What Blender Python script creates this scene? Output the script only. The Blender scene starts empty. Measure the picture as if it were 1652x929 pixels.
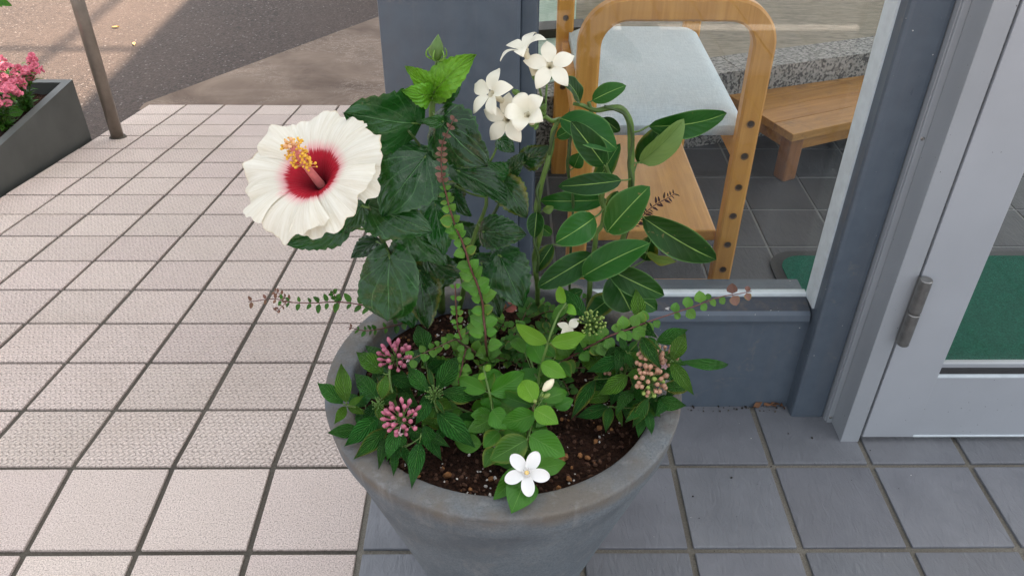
import bpy, bmesh, math, random
from mathutils import Vector as V, Matrix, Quaternion, noise
R_ = math.radians
S = bpy.context.scene
COL = S.collection

# ------------------------------------------------------------------ camera
F_PX, PITCH, YAW, ROLL, CAM_H, CAM_Y = 1326.27, 0.6321, 0.0149, 0.0086, 0.9453, -0.8387
GX, PITCHT, RAMP = -0.1928, 0.15, 0.1769          # tile grid origin, tile pitch, ramp slope
CAM = V((0, CAM_Y, CAM_H))
def ray(px, py):
    xx, yy = px - 826, py - 464.5
    cr, sr = math.cos(ROLL), math.sin(ROLL)
    x = (cr*xx + sr*yy)/F_PX; u = -(-sr*xx + cr*yy)/F_PX
    cp, sp = math.cos(PITCH), math.sin(PITCH)
    y = cp + u*sp; z = -sp + u*cp
    c, s = math.cos(YAW), math.sin(YAW)
    return V((c*x + s*y, -s*x + c*y, z))
def PY(px, py, Y):
    r = ray(px, py); return CAM + r*((Y - CAM_Y)/r.y)
def PZ(px, py, Z):
    r = ray(px, py); return CAM + r*((Z - CAM_H)/r.z)
FWD = ray(826, 464.5).normalized()
RGT = (ray(926, 464.5) - ray(726, 464.5)).normalized()
UPV = RGT.cross(FWD).normalized()
def m_per_px(p): return (p - CAM).dot(FWD)/F_PX
cd = bpy.data.cameras.new('camera'); cam = bpy.data.objects.new('camera', cd); COL.objects.link(cam)
cam.matrix_world = Matrix((( RGT.x, UPV.x, -FWD.x, CAM.x), (RGT.y, UPV.y, -FWD.y, CAM.y), (RGT.z, UPV.z, -FWD.z, CAM.z), (0, 0, 0, 1)))
cd.sensor_width = 36; cd.lens = F_PX/1652*36; cd.clip_start = .02; cd.clip_end = 500
S.camera = cam

# ------------------------------------------------------------------ world, sun, exposure
SUN_EL, SUN_AZ = R_(60), R_(45)
w = bpy.data.worlds.new('World'); S.world = w; w.use_nodes = True
nt = w.node_tree; nt.nodes.clear()
sky = nt.nodes.new('ShaderNodeTexSky'); sky.sky_type = 'NISHITA'; sky.sun_disc = False
sky.sun_elevation = SUN_EL; sky.sun_rotation = SUN_AZ; sky.dust_density = 4; sky.air_density = 1.0; sky.ozone_density = 1
hs = nt.nodes.new('ShaderNodeHueSaturation'); hs.inputs['Saturation'].default_value = .30      # hazy white summer sky
bg = nt.nodes.new('ShaderNodeBackground'); bg.inputs[1].default_value = .115
wo = nt.nodes.new('ShaderNodeOutputWorld')
nt.links.new(sky.outputs[0], hs.inputs['Color']); nt.links.new(hs.outputs[0], bg.inputs[0]); nt.links.new(bg.outputs[0], wo.inputs[0])
sd = bpy.data.lights.new('sun', 'SUN'); sun = bpy.data.objects.new('sun', sd); COL.objects.link(sun)
sd.energy = 3.9; sd.angle = R_(.9); sd.color = (1, .79, .62)
SUND = V((math.sin(SUN_AZ)*math.cos(SUN_EL), math.cos(SUN_AZ)*math.cos(SUN_EL), math.sin(SUN_EL)))
sun.rotation_euler = SUND.to_track_quat('Z', 'Y').to_euler(); sun.location = (3, 3, 9)
S.view_settings.view_transform = 'Standard'; S.view_settings.look = 'None'
S.view_settings.gamma = 1; S.view_settings.exposure = 2.0; S.view_settings.use_curve_mapping = False
S.render.engine = 'CYCLES'; S.cycles.transparent_max_bounces = 16; S.cycles.max_bounces = 8

# ------------------------------------------------------------------ helpers: meshes
class MB:
    def __init__(s): s.v = []; s.f = []; s.m = []; s.uv = []      # uv: list per face of list
    def add(s, vs, fs, m=0, uvs=None):
        o = len(s.v); s.v += [V(p) for p in vs]
        for k, f in enumerate(fs):
            s.f.append([i+o for i in f]); s.m.append(m); s.uv.append([uvs[i] for i in f] if uvs else [(.5, .5)]*len(f))
    def box(s, x0, x1, y0, y1, z0, z1, m=0, ch=0):
        if ch:
            b = bmesh.new(); bmesh.ops.create_cube(b, size=1)
            for q in b.verts: q.co = V(((x0+x1)/2+q.co.x*(x1-x0), (y0+y1)/2+q.co.y*(y1-y0), (z0+z1)/2+q.co.z*(z1-z0)))
            bmesh.ops.bevel(b, geom=list(b.edges), offset=ch, segments=2, profile=.6, affect='EDGES')
            b.verts.index_update(); s.add([q.co.copy() for q in b.verts], [[q.index for q in f.verts] for f in b.faces], m); b.free()
        else:
            vs = [(x, y, z) for z in (z0, z1) for y in (y0, y1) for x in (x0, x1)]
            s.add(vs, [(0, 2, 3, 1), (4, 5, 7, 6), (0, 1, 5, 4), (2, 6, 7, 3), (0, 4, 6, 2), (1, 3, 7, 5)], m)
    def tube(s, pts, rad, n=7, m=0, cap=True, smooth=0):
        pts = [V(p) for p in pts]
        rads = list(rad) if hasattr(rad, '__len__') else [rad]*len(pts)
        if smooth: pts, rads = catmull(pts, rads, smooth)
        t0 = (pts[1]-pts[0]).normalized(); ref = V((0, 0, 1)) if abs(t0.z) < .9 else V((1, 0, 0))
        a = t0.cross(ref).normalized(); vs = []; k = len(pts)
        for i, p in enumerate(pts):
            t = (pts[min(i+1, k-1)] - pts[max(i-1, 0)])
            t = t.normalized() if t.length > 1e-9 else t0
            a = (a - t*a.dot(t)); a = a.normalized() if a.length > 1e-6 else t.orthogonal().normalized()
            b = t.cross(a)
            for j in range(n):
                g = 2*math.pi*j/n; vs.append(p + (a*math.cos(g) + b*math.sin(g))*rads[i])
        fs = [(i*n+j, i*n+(j+1) % n, (i+1)*n+(j+1) % n, (i+1)*n+j) for i in range(k-1) for j in range(n)]
        if cap: fs += [tuple(range(n-1, -1, -1)), tuple(range((k-1)*n, k*n))]
        s.add(vs, fs, m)
    def lathe(s, prof, n=48, c=(0, 0, 0), m=0, axis=None):
        c = V(c); q = V((0, 0, 1)).rotation_difference(V(axis)) if axis else None
        vs = []
        for r, z in prof:
            for j in range(n):
                g = 2*math.pi*j/n; p = V((r*math.cos(g), r*math.sin(g), z))
                vs.append(c + (q @ p if q else p))
        k = len(prof)
        fs = [(i*n+j, i*n+(j+1) % n, (i+1)*n+(j+1) % n, (i+1)*n+j) for i in range(k-1) for j in range(n)]
        s.add(vs, fs, m)
    def grid(s, fn, nu, nv, m=0, uvf=None):
        vs = []; uv = []
        for i in range(nv+1):
            for j in range(nu+1):
                u = -1+2*j/nu; v = i/nv; vs.append(fn(u, v)); uv.append(uvf(u, v) if uvf else (u*.5+.5, v))
        fs = [(i*(nu+1)+j, i*(nu+1)+j+1, (i+1)*(nu+1)+j+1, (i+1)*(nu+1)+j) for i in range(nv) for j in range(nu)]
        s.add(vs, fs, m, uv)
    def mesh(s, name, mats, smooth=False, off=None):
        me = bpy.data.meshes.new(name)
        vs = [p - off for p in s.v] if off is not None else s.v
        me.from_pydata([tuple(p) for p in vs], [], s.f)
        for m in (mats if isinstance(mats, (list, tuple)) else [mats]): me.materials.append(m)
        me.polygons.foreach_set('material_index', s.m)
        ul = me.uv_layers.new(name='UVMap'); flat = []
        for f in s.uv:
            for c in f: flat += [c[0], c[1]]
        ul.data.foreach_set('uv', flat)
        if smooth: me.polygons.foreach_set('use_smooth', [True]*len(s.f))
        me.update(); return me
    def build(s, name, mats, parent=None, smooth=False):
        off = parent.matrix_world_t if False else (world_loc(parent) if parent else None)
        return link(name, s.mesh(name, mats, smooth, off), parent)
def world_loc(o):
    p = V((0, 0, 0))
    while o: p += o.location; o = o.parent
    return p
def link(name, me, parent=None):
    o = bpy.data.objects.new(name, me); COL.objects.link(o); o.parent = parent; return o
def catmull(p, r, k):
    P = []; Rr = []; n = len(p)
    for i in range(n-1):
        a, b, c, d = p[max(i-1, 0)], p[i], p[i+1], p[min(i+2, n-1)]
        for j in range(k):
            t = j/k
            P.append(.5*((2*b) + (c-a)*t + (2*a-5*b+4*c-d)*t*t + (3*b-a-3*c+d)*t**3)); Rr.append(r[i]+(r[i+1]-r[i])*t)
    P.append(p[-1]); Rr.append(r[-1]); return P, Rr
def tag(o, label=None, cat=None, group=None, kind=None):
    if label: o['label'] = label
    if cat: o['category'] = cat
    if group: o['group'] = group
    if kind: o['kind'] = kind
    return o
def thing(name, loc, label, cat, group=None):
    o = bpy.data.objects.new(name, None); COL.objects.link(o); o.location = loc; o.empty_display_size = .02
    return tag(o, label, cat, group)

# ------------------------------------------------------------------ helpers: materials
class NT:
    def __init__(s, name):
        s.mat = bpy.data.materials.new(name); s.mat.use_nodes = True; s.t = s.mat.node_tree; s.t.nodes.clear()
        s.out = s.n('ShaderNodeOutputMaterial'); s.bsdf = s.n('ShaderNodeBsdfPrincipled')
        s.l(s.bsdf.outputs[0], s.out.inputs[0])
    def n(s, k, **kw):
        q = s.t.nodes.new(k)
        for a, b in kw.items(): setattr(q, a, b)
        return q
    def l(s, a, b): s.t.links.new(a, b)
    def put(s, sock, v):
        if hasattr(v, 'is_output') or hasattr(v, 'links'): s.l(v, sock)
        else: sock.default_value = (tuple(v)+(1,)) if isinstance(v, tuple) and len(v) == 3 and sock.type == 'RGBA' else v
    def m(s, op, a, b=None, c=None, clamp=False):
        q = s.n('ShaderNodeMath', operation=op, use_clamp=clamp)
        for i, v in enumerate((a, b, c)):
            if v is not None: s.put(q.inputs[i], v)
        return q.outputs[0]
    def mix(s, fac, a, b, bt='MIX'):
        q = s.n('ShaderNodeMix', data_type='RGBA', blend_type=bt)
        s.put(q.inputs[0], fac); s.put(q.inputs[6], a); s.put(q.inputs[7], b); return q.outputs[2]
    def co(s, kind='Object'): return s.n('ShaderNodeTexCoord').outputs[kind]
    def xyz(s, v):
        q = s.n('ShaderNodeSeparateXYZ'); s.l(v, q.inputs[0]); return q.outputs
    def map(s, v, sc=(1, 1, 1), loc=None):
        q = s.n('ShaderNodeMapping'); s.l(v, q.inputs[0]); q.inputs['Scale'].default_value = sc
        if loc is not None: s.put(q.inputs['Location'], loc)
        return q.outputs[0]
    def noise(s, v, sc, det=3, ro=.55, dist=0):
        q = s.n('ShaderNodeTexNoise'); s.l(v, q.inputs['Vector']); q.inputs['Scale'].default_value = sc
        q.inputs['Detail'].default_value = det; q.inputs['Roughness'].default_value = ro; q.inputs['Distortion'].default_value = dist
        return q.outputs['Fac']
    def vor(s, v, sc, out='Distance', rnd=1, feat='F1'):
        q = s.n('ShaderNodeTexVoronoi', feature=feat); s.l(v, q.inputs['Vector']); q.inputs['Scale'].default_value = sc
        q.inputs['Randomness'].default_value = rnd; return q.outputs[out]
    def ramp(s, f, stops):
        q = s.n('ShaderNodeValToRGB'); s.put(q.inputs[0], f); cr = q.color_ramp
        while len(cr.elements) < len(stops): cr.elements.new(.5)
        for e, (p, c) in zip(cr.elements, stops): e.position = p; e.color = (c, c, c, 1) if not isinstance(c, tuple) else tuple(c)+(1,)
        return q.outputs[0]
    def rng(s, f, a, b, c=0, d=1):
        q = s.n('ShaderNodeMapRange'); s.put(q.inputs[0], f)
        for i, v in enumerate((a, b, c, d)): s.put(q.inputs[i+1], v)
        return q.outputs[0]
    def rand(s): return s.n('ShaderNodeObjectInfo').outputs['Random']
    def bump(s, h, st=.4, dist=.002, nrm=None):
        q = s.n('ShaderNodeBump'); q.inputs['Strength'].default_value = st; q.inputs['Distance'].default_value = dist; s.l(h, q.inputs['Height'])
        if nrm is not None: s.l(nrm, q.inputs['Normal'])
        return q.outputs[0]
    def fin(s, col=None, rough=.6, nrm=None, spec=.5, metal=0):
        b = s.bsdf.inputs
        if col is not None: s.put(b['Base Color'], col)
        s.put(b['Roughness'], rough); s.put(b['Specular IOR Level'], spec); s.put(b['Metallic'], metal)
        if nrm is not None: s.l(nrm, b['Normal'])
        return s.mat
def hsv_rand(n, col, h=.02, sv=.25):
    r = n.rand(); q = n.n('ShaderNodeHueSaturation'); n.put(q.inputs['Color'], col)
    n.l(n.rng(r, 0, 1, .5-h, .5+h), q.inputs['Hue']); n.l(n.rng(n.m('FRACT', n.m('MULTIPLY', r, 7.13)), 0, 1, 1-sv, 1+sv), q.inputs['Value'])
    return q.outputs[0]

def mat_leaf(name, base, vein, nv=7, slope=.5, mid=.035, vw=.10, rough=.35, bump=.5, transl=.12, side=.5, tipcol=None, val=.22, edge=None, bdist=.0012, spec=.45, crinkle=0, relief=1.0, palm=False, stripe=0):
    n = NT(name); uv = n.n('ShaderNodeUVMap').outputs[0]; x, y, z = n.xyz(uv)
    u = n.m('ABSOLUTE', n.m('MULTIPLY_ADD', x, 2, -1))
    ob = n.co('Object')
    wob = n.m('MULTIPLY', n.m('SUBTRACT', n.noise(ob, 60, 2), .5), .05)
    midm = n.rng(n.m('ADD', u, wob), mid, mid*.35)                                   # pale midrib
    ph = n.m('FRACT', n.m('MULTIPLY', n.m('ADD', n.m('SUBTRACT', y, n.m('MULTIPLY', n.m('POWER', u, .85), slope)), n.m('MULTIPLY', wob, 1.2)), nv))
    dist = n.m('ABSOLUTE', n.m('SUBTRACT', ph, .5))                                  # 0 at vein
    vm = n.m('MULTIPLY', n.rng(dist, vw, 0), n.rng(u, 1.0, .5, .1, 1))
    if palm:
        an = n.m('ARCTAN2', n.m('MULTIPLY', u, .55), n.m('ADD', y, .015))
        an = n.m('ADD', an, n.m('MULTIPLY', wob, .5))
        for a_ in (.42, .85, 1.25):
            vm = n.m('MAXIMUM', vm, n.rng(n.m('ABSOLUTE', n.m('SUBTRACT', an, a_)), .022, .004))
    c = hsv_rand(n, base, .012, val)
    c = n.mix(n.rng(n.noise(ob, 25, 3), .35, .75, 0, .35), c, tuple(q*1.7 for q in base))
    if tipcol: c = n.mix(n.rng(n.rand(), .3, 1, 0, .7), c, tipcol)
    if stripe: c = n.mix(n.m('MULTIPLY', n.m('ABSOLUTE', n.m('SINE', n.m('MULTIPLY', ph, math.pi))), stripe), n.mix(1.0, c, (.40, .42, .40), 'MULTIPLY'), n.mix(1.0, c, (1.7, 1.55, 1.9), 'MULTIPLY'))
    c = n.mix(n.m('MULTIPLY', vm, side), c, vein); c = n.mix(midm, c, vein)
    rn = n.m('FRACT', n.m('MULTIPLY', n.rand(), 17.31))
    sp = n.m('MULTIPLY', n.rng(n.noise(ob, 130, 2, .5, .6), .70, .76), n.rng(rn, .55, .75))
    c = n.mix(n.m('MULTIPLY', sp, .8), c, (.16, .12, .035))
    ye = n.m('MULTIPLY', n.rng(n.m('ADD', u, n.m('MULTIPLY', n.noise(ob, 45, 3), .8)), 1.05, 1.4), n.rng(rn, .72, .95))
    c = n.mix(n.m('MULTIPLY', ye, .75), c, (.26, .22, .03))
    if edge: c = n.mix(n.rng(u, .90, .99), c, edge)
    h = n.m('ADD', n.m('MULTIPLY', n.m('POWER', n.m('MULTIPLY', dist, 2), .6), relief), n.m('MULTIPLY', n.noise(ob, 180, 3), .5))
    h = n.m('SUBTRACT', h, n.m('MULTIPLY', midm, .8))
    if crinkle: h = n.m('ADD', h, n.m('MULTIPLY', n.noise(ob, 85, 3, .5, .8), crinkle))
    nr = n.bump(h, bump, bdist)
    m = n.fin(c, n.rng(n.noise(ob, 40, 2), .3, .7, rough-.05, rough+.12), nr, spec)
    if transl:
        tr = n.n('ShaderNodeBsdfTranslucent'); n.put(tr.inputs[0], n.mix(.5, c, (base[0]*3+.05, base[1]*2.4+.06, base[2]*.8)))
        ms = n.n('ShaderNodeMixShader'); ms.inputs[0].default_value = transl
        n.l(n.bsdf.outputs[0], ms.inputs[1]); n.l(tr.outputs[0], ms.inputs[2]); n.l(ms.outputs[0], n.out.inputs[0])
    return m
def mat_plain(name, col, rough=.5, var=.12, sc=60, bump=.15, spec=.4, metal=0, bd=.001, transl=0):
    n = NT(name); ob = n.co('Object'); f = n.noise(ob, sc, 4)
    c = n.mix(n.rng(f, .3, .7), tuple(q*(1-var) for q in col), tuple(min(1, q*(1+var)) for q in col))
    m = n.fin(c, rough, n.bump(f, bump, bd), spec, metal)
    if transl:
        tr = n.n('ShaderNodeBsdfTranslucent'); n.put(tr.inputs[0], c)
        ms = n.n('ShaderNodeMixShader'); ms.inputs[0].default_value = transl
        n.l(n.bsdf.outputs[0], ms.inputs[1]); n.l(tr.outputs[0], ms.inputs[2]); n.l(ms.outputs[0], n.out.inputs[0])
    return m

MT = {}
def build_materials():
    # -- pink tiles
    for key in ('tile_ribbed', 'tile_plain'):
        n = NT(key); ob = n.co('Object'); r = n.rand()
        off = n.n('ShaderNodeCombineXYZ'); n.l(n.m('MULTIPLY', r, 37), off.inputs[0]); n.l(n.m('MULTIPLY', r, 91), off.inputs[1])
        ro = n.map(ob, (1, 1, 1), off.outputs[0]); x, y, z = n.xyz(ob)
        fine = n.noise(ro, 520, 4, .75); mid = n.noise(ro, 260, 3, .6); big = n.noise(ro, 14, 3)
        c = n.mix(n.rng(fine, .40, .60), (.45, .36, .31), (.82, .71, .64))
        c = n.mix(n.rng(big, .3, .75, 0, .35), c, (.58, .48, .41)); c = hsv_rand(n, c, .006, .07); c = n.mix(n.m('MULTIPLY', n.rng(n.noise(n.n('ShaderNodeNewGeometry').outputs['Position'], 1.7, 5, .65), .52, .72), .32), c, (.36, .29, .22))
        if key == 'tile_ribbed':
            k = 2*math.pi/.0175
            wv = n.m('SINE', n.m('MULTIPLY_ADD', y, k*.93, n.m('MULTIPLY', mid, 1.1)))
            ph = n.m('ADD', n.m('MULTIPLY_ADD', x, k, n.m('MULTIPLY', wv, 1.1)), n.m('MULTIPLY', mid, 2.6))
            a = n.m('ABSOLUTE', n.m('SINE', ph)); b = n.m('ABSOLUTE', n.m('SINE', n.m('MULTIPLY_ADD', y, k*.93, n.m('MULTIPLY', n.m('SINE', ph), .8))))
            h = n.m('POWER', n.m('MULTIPLY', a, b), .6)
            h = n.m('ADD', h, n.m('MULTIPLY', fine, .25))
            c = n.mix(n.m('MULTIPLY', n.m('MULTIPLY', n.rng(h, .46, .10), 1.0), n.rng(n.noise(ro, 130, 2), .36, .54)), c, (.135, .108, .088))
            c = n.mix(n.m('MULTIPLY', n.rng(n.noise(ro, 420, 2), .66, .74), n.rng(n.noise(ro, 9, 2), .5, .72)), c, (.16, .13, .11))
            nr = n.bump(h, 1, .003)
        else:
            h = n.m('ADD', n.m('MULTIPLY', mid, .8), fine)
            c = n.mix(n.m('MULTIPLY', n.rng(h, .84, .66), .75), c, (.30, .24, .20))
            nr = n.bump(h, .9, .0018)
        MT[key] = n.fin(c, .75, nr, .3)
    # -- grey slate-look tiles
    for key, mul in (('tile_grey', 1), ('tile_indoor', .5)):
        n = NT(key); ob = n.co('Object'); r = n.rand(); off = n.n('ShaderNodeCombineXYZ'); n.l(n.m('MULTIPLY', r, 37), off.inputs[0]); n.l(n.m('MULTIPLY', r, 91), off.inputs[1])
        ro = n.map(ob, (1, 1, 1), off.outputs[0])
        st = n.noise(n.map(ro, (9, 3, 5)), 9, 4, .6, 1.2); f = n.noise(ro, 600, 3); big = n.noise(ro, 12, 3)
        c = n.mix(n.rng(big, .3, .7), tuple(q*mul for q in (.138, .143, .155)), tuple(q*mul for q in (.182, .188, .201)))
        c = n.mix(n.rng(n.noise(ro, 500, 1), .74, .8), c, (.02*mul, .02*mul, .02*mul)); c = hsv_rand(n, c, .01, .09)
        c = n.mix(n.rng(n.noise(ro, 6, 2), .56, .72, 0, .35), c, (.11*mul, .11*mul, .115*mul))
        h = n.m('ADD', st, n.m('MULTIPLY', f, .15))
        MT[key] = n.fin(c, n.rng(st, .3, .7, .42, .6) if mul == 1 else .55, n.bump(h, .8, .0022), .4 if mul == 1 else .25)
    def grout(key, a, b):
        n = NT(key); ob = n.co('Object'); f = n.noise(ob, 500, 4, .7); g = n.noise(ob, 5, 3)
        c = n.mix(n.rng(f, .3, .7), a, b); c = n.mix(n.rng(g, .45, .75, 0, .5), c, tuple(q*.55 for q in a))
        MT[key] = n.fin(c, .9, n.bump(f, .6, .001), .2)
    grout('grout', (.055, .048, .038), (.135, .122, .100)); grout('grout_grey', (.12, .11, .09), (.25, .23, .19)); grout('grout_in', (.20, .205, .21), (.30, .305, .31))
    # -- asphalt
    n = NT('asphalt'); ob = n.co('Object'); v = n.vor(ob, 150); vc = n.vor(ob, 150, 'Color'); x, y, z = n.xyz(vc)
    f = n.noise(ob, 300, 3, .7); big = n.noise(ob, 1.6, 4)
    c = n.mix(n.rng(x, 0, 1), (.052, .043, .039), (.132, .102, .086)); c = n.mix(n.rng(y, .975, .985), c, (.26, .23, .21))
    c = n.mix(n.rng(f, .35, .65, .45, 0), c, (.03, .027, .026)); c = n.mix(n.rng(big, .35, .7, 0, .5), c, (.112, .085, .071))
    h = n.m('ADD', n.m('MULTIPLY', v, -1.2), n.m('MULTIPLY', f, .6)); MT['asphalt'] = n.fin(c, .85, n.bump(h, .9, .004), .25)
    # -- brown smooth concrete with pale scratches
    n = NT('slab'); ob = n.co('Object'); f = n.noise(ob, 3.2, 6, .65, .6); g = n.noise(n.map(ob, (2, 9, 1)), 2, 5, .7)
    c = n.mix(n.rng(f, .34, .66), (.115, .080, .058), (.225, .168, .125)); c = n.mix(n.rng(g, .5, .8, 0, .6), c, (.24, .19, .15))
    e = n.vor(n.map(ob, (1, 1, 1)), 2.6, 'Distance', 1, 'DISTANCE_TO_EDGE')
    sc2 = n.noise(n.map(ob, (2.2, 6, 1)), 3, 5, .75, 2.5)
    c = n.mix(n.m('MULTIPLY', n.rng(n.m('ABSOLUTE', n.m('SUBTRACT', sc2, .5)), .016, 0), n.rng(n.noise(ob, 3, 2), .44, .56)), c, (.40, .34, .28))
    MT['slab'] = n.fin(c, .8, n.bump(n.noise(ob, 200, 3), .3, .001), .3)
    # -- painted steel, aluminium, glass
    n = NT('paint'); ob = n.co('Object'); f = n.noise(ob, 45, 4); sp = n.noise(ob, 330, 2); dr = n.noise(n.map(ob, (18, 18, 1.2)), 3, 4)
    c = n.mix(n.rng(f, .3, .7), (.078, .101, .128), (.096, .121, .150)); c = n.mix(n.rng(dr, .45, .8, 0, .35), c, (.115, .122, .135))
    c = n.mix(n.rng(sp, .76, .80), c, (.03, .032, .038)); c = n.mix(n.rng(n.noise(ob, 210, 1), .80, .81), c, (.5, .5, .48))
    br = n.noise(n.map(ob, (60, 60, 2.5)), 2, 4, .6); c = n.mix(n.rng(br, .60, .75, 0, .3), c, (.14, .155, .175))
    sf = n.noise(ob, 9, 5, .7, 1.5); c = n.mix(n.m('MULTIPLY', n.rng(sf, .60, .68), n.rng(n.noise(ob, 120, 2), .45, .6)), c, (.125, .135, .145))
    MT['paint'] = n.fin(c, n.rng(n.m('ADD', f, n.m('MULTIPLY', br, .6)), .5, 1.0, .26, .52), n.bump(n.m('ADD', f, n.m('MULTIPLY', sp, .3)), .22, .0014), .5)
    n = NT('peeling'); ob = n.co('Object'); f = n.noise(n.map(ob, (1, 2, 1)), 42, 4, .65)
    c = n.mix(n.rng(f, .645, .66), (.062, .070, .084), (.60, .58, .54)); c = n.mix(n.rng(n.noise(ob, 90, 4), .5, .75), c, (.10, .092, .085)); MT['peeling'] = n.fin(c, .7, n.bump(f, .5, .002), .3)
    def alu(key, col, rough, met=.0):
        n = NT(key); ob = n.co('Object'); f = n.noise(n.map(ob, (300, 300, 3)), 2, 3); g = n.noise(ob, 8, 3)
        c = n.mix(n.rng(g, .3, .7), tuple(q*.95 for q in col), tuple(q*1.05 for q in col)); c = n.mix(n.rng(n.noise(ob, 260, 1), .785, .80), c, (.04, .04, .04))
        MT[key] = n.fin(c, n.rng(f, .3, .7, rough-.05, rough+.05), n.bump(f, .06, .0005), .5, met)
    alu('alu', (.35, .37, .39), .42, .15); alu('alu_leaf', (.40, .42, .445), .4, .15)
    MT['steel'] = mat_plain('steel', (.30, .29, .27), .3, .15, 80, .1, .5, .9)
    MT['post'] = mat_plain('post', (.25, .21, .17), .36, .15, 30, .1, .5, .35)
    MT['putty'] = mat_plain('putty', (.62, .68, .70), .6, .08, 60, .3)
    MT['gasket'] = mat_plain('gasket', (.03, .03, .03), .5)
    n = NT('glass'); lw = n.n('ShaderNodeLayerWeight'); lw.inputs[0].default_value = .5
    fr = n.m('MULTIPLY_ADD', n.m('POWER', lw.outputs['Facing'], 5), .9, .032)
    tr = n.n('ShaderNodeBsdfTransparent'); tr.inputs[0].default_value = (.965, .98, .975, 1)
    gl = n.n('ShaderNodeBsdfGlossy'); gl.inputs['Roughness'].default_value = 0; ms = n.n('ShaderNodeMixShader')
    n.l(fr, ms.inputs[0]); n.l(tr.outputs[0], ms.inputs[1]); n.l(gl.outputs[0], ms.inputs[2]); df_ = n.n('ShaderNodeBsdfDiffuse'); df_.inputs[0].default_value = (.8, .8, .78, 1); m2 = n.n('ShaderNodeMixShader'); ob = n.co('Object')
    n.l(n.m('MULTIPLY', n.rng(n.noise(n.map(ob, (4, 4, 1.3)), 2.2, 5, .7, 1.2), .45, .75), .022), m2.inputs[0]); n.l(ms.outputs[0], m2.inputs[1]); n.l(df_.outputs[0], m2.inputs[2]); n.l(m2.outputs[0], n.out.inputs[0]); MT['glass'] = n.mat
    # -- indoor
    n = NT('granite'); ob = n.co('Object'); v = n.vor(n.map(ob, (1, 1.6, 1)), 190, 'Color'); x, y, z = n.xyz(v); f = n.noise(ob, 120, 3, .7)
    c = n.mix(n.rng(n.m('ADD', n.m('MULTIPLY', x, .6), n.m('MULTIPLY', f, .6)), .42, .68), (.055, .055, .055), (.33, .32, .30)); MT['granite'] = n.fin(c, .6, n.bump(f, .3, .002), .4)
    n = NT('beige_stone'); ob = n.co('Object'); f = n.noise(n.map(ob, (3, 14, 3)), 8, 6, .72); g = n.noise(ob, 5, 3)
    c = n.mix(n.rng(f, .3, .7), (.15, .135, .105), (.40, .36, .29)); c = n.mix(n.rng(g, .4, .7, 0, .4), c, (.34, .30, .23)); MT['beige_stone'] = n.fin(c, .85, n.bump(f, .3, .002), .2)
    n = NT('reflection_green'); ob = n.co('Object'); f = n.noise(n.map(ob, (4, 14, 3)), 12, 5, .7); c = n.mix(n.rng(f, .3, .7), (.34, .46, .38), (.56, .68, .60)); MT['reflection_green'] = n.fin(c, .9, n.bump(f, .2, .002), .2)
    def wood(key, a, b, sc, ax, rough=.42, stain=None):
        n = NT(key); ob = n.co('Object'); r = n.rand()
        off = n.n('ShaderNodeCombineXYZ')
        for i in range(3): n.l(n.m('MULTIPLY', r, 13+i*7), off.inputs[i])
        ro = n.map(ob, (1, 1, 1), off.outputs[0])
        s_ = [60, 60, 60]; s_[ax] = 3.5
        f = n.noise(n.map(ro, tuple(s_)), sc, 5, .6, .8); g = n.noise(ro, 9, 3)
        c = n.mix(n.rng(f, .3, .7), a, b); c = n.mix(n.rng(g, .4, .75, 0, .35), c, tuple(q*.75 for q in a)); c = hsv_rand(n, c, .006, .06)
        if stain: c = n.mix(n.rng(n.noise(ro, 16, 4, .7), .55, .75, 0, .75), c, stain)
        MT[key] = n.fin(c, rough, n.bump(f, .12, .001), .45)
    wood('wood_chair', (.62, .285, .050), (.82, .43, .095), 1.2, 2); wood('wood_shelf', (.60, .28, .06), (.78, .40, .10), 1.2, 1)
    wood('wood_stool', (.36, .155, .033), (.54, .265, .066), 1.4, 0, .55, (.15, .07, .025)); wood('wood_leg', (.22, .085, .026), (.36, .15, .05), 1.4, 2, .5, (.03, .02, .015))
    n = NT('fabric'); ob = n.co('Object'); x, y, z = n.xyz(ob); k = 2*math.pi/.0017
    wv = n.m('MULTIPLY', n.m('SINE', n.m('MULTIPLY', x, k)), n.m('SINE', n.m('MULTIPLY', y, k))); f = n.noise(n.map(ob, (300, 30, 60)), 2, 3); g = n.noise(n.map(ob, (30, 300, 60)), 2, 3)
    t = n.m('ADD', n.m('MULTIPLY', f, .5), n.m('MULTIPLY', g, .5)); c = n.mix(n.rng(t, .35, .65), (.60, .69, .74), (.79, .87, .91)); MT['fabric'] = n.fin(c, .9, n.bump(n.m('ADD', wv, t), .3, .0008), .2)
    n = NT('mat_green'); ob = n.co('Object'); f = n.noise(ob, 330, 4, .7); g = n.noise(ob, 30, 3); c = n.mix(n.rng(f, .3, .7), (.008, .075, .048), (.034, .22, .145)); MT['mat_green'] = n.fin(n.mix(n.rng(g, .4, .7, 0, .3), c, (.02, .11, .075)), .95, n.bump(f, .9, .006), .15)
    MT['rubber'] = mat_plain('rubber', (.02, .021, .022), .6)
    MT['plaster'] = mat_plain('plaster', (.84, .82, .79), .8, .04, 20)
    MT['white_line'] = mat_plain('white_line', (.78, .76, .72), .7)
    MT['dark_wood'] = mat_plain('dark_wood', (.035, .022, .016), .5)
    MT['hole'] = mat_plain('hole', (.22, .11, .04), .6); MT['hole_in'] = mat_plain('hole_in', (.055, .032, .018), .6)
    # -- pot and soil
    n = NT('pot_stone'); ob = n.co('Object'); f = n.noise(ob, 420, 4, .75); g = n.noise(ob, 11, 5, .6); x, y, z = n.xyz(ob)
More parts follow.
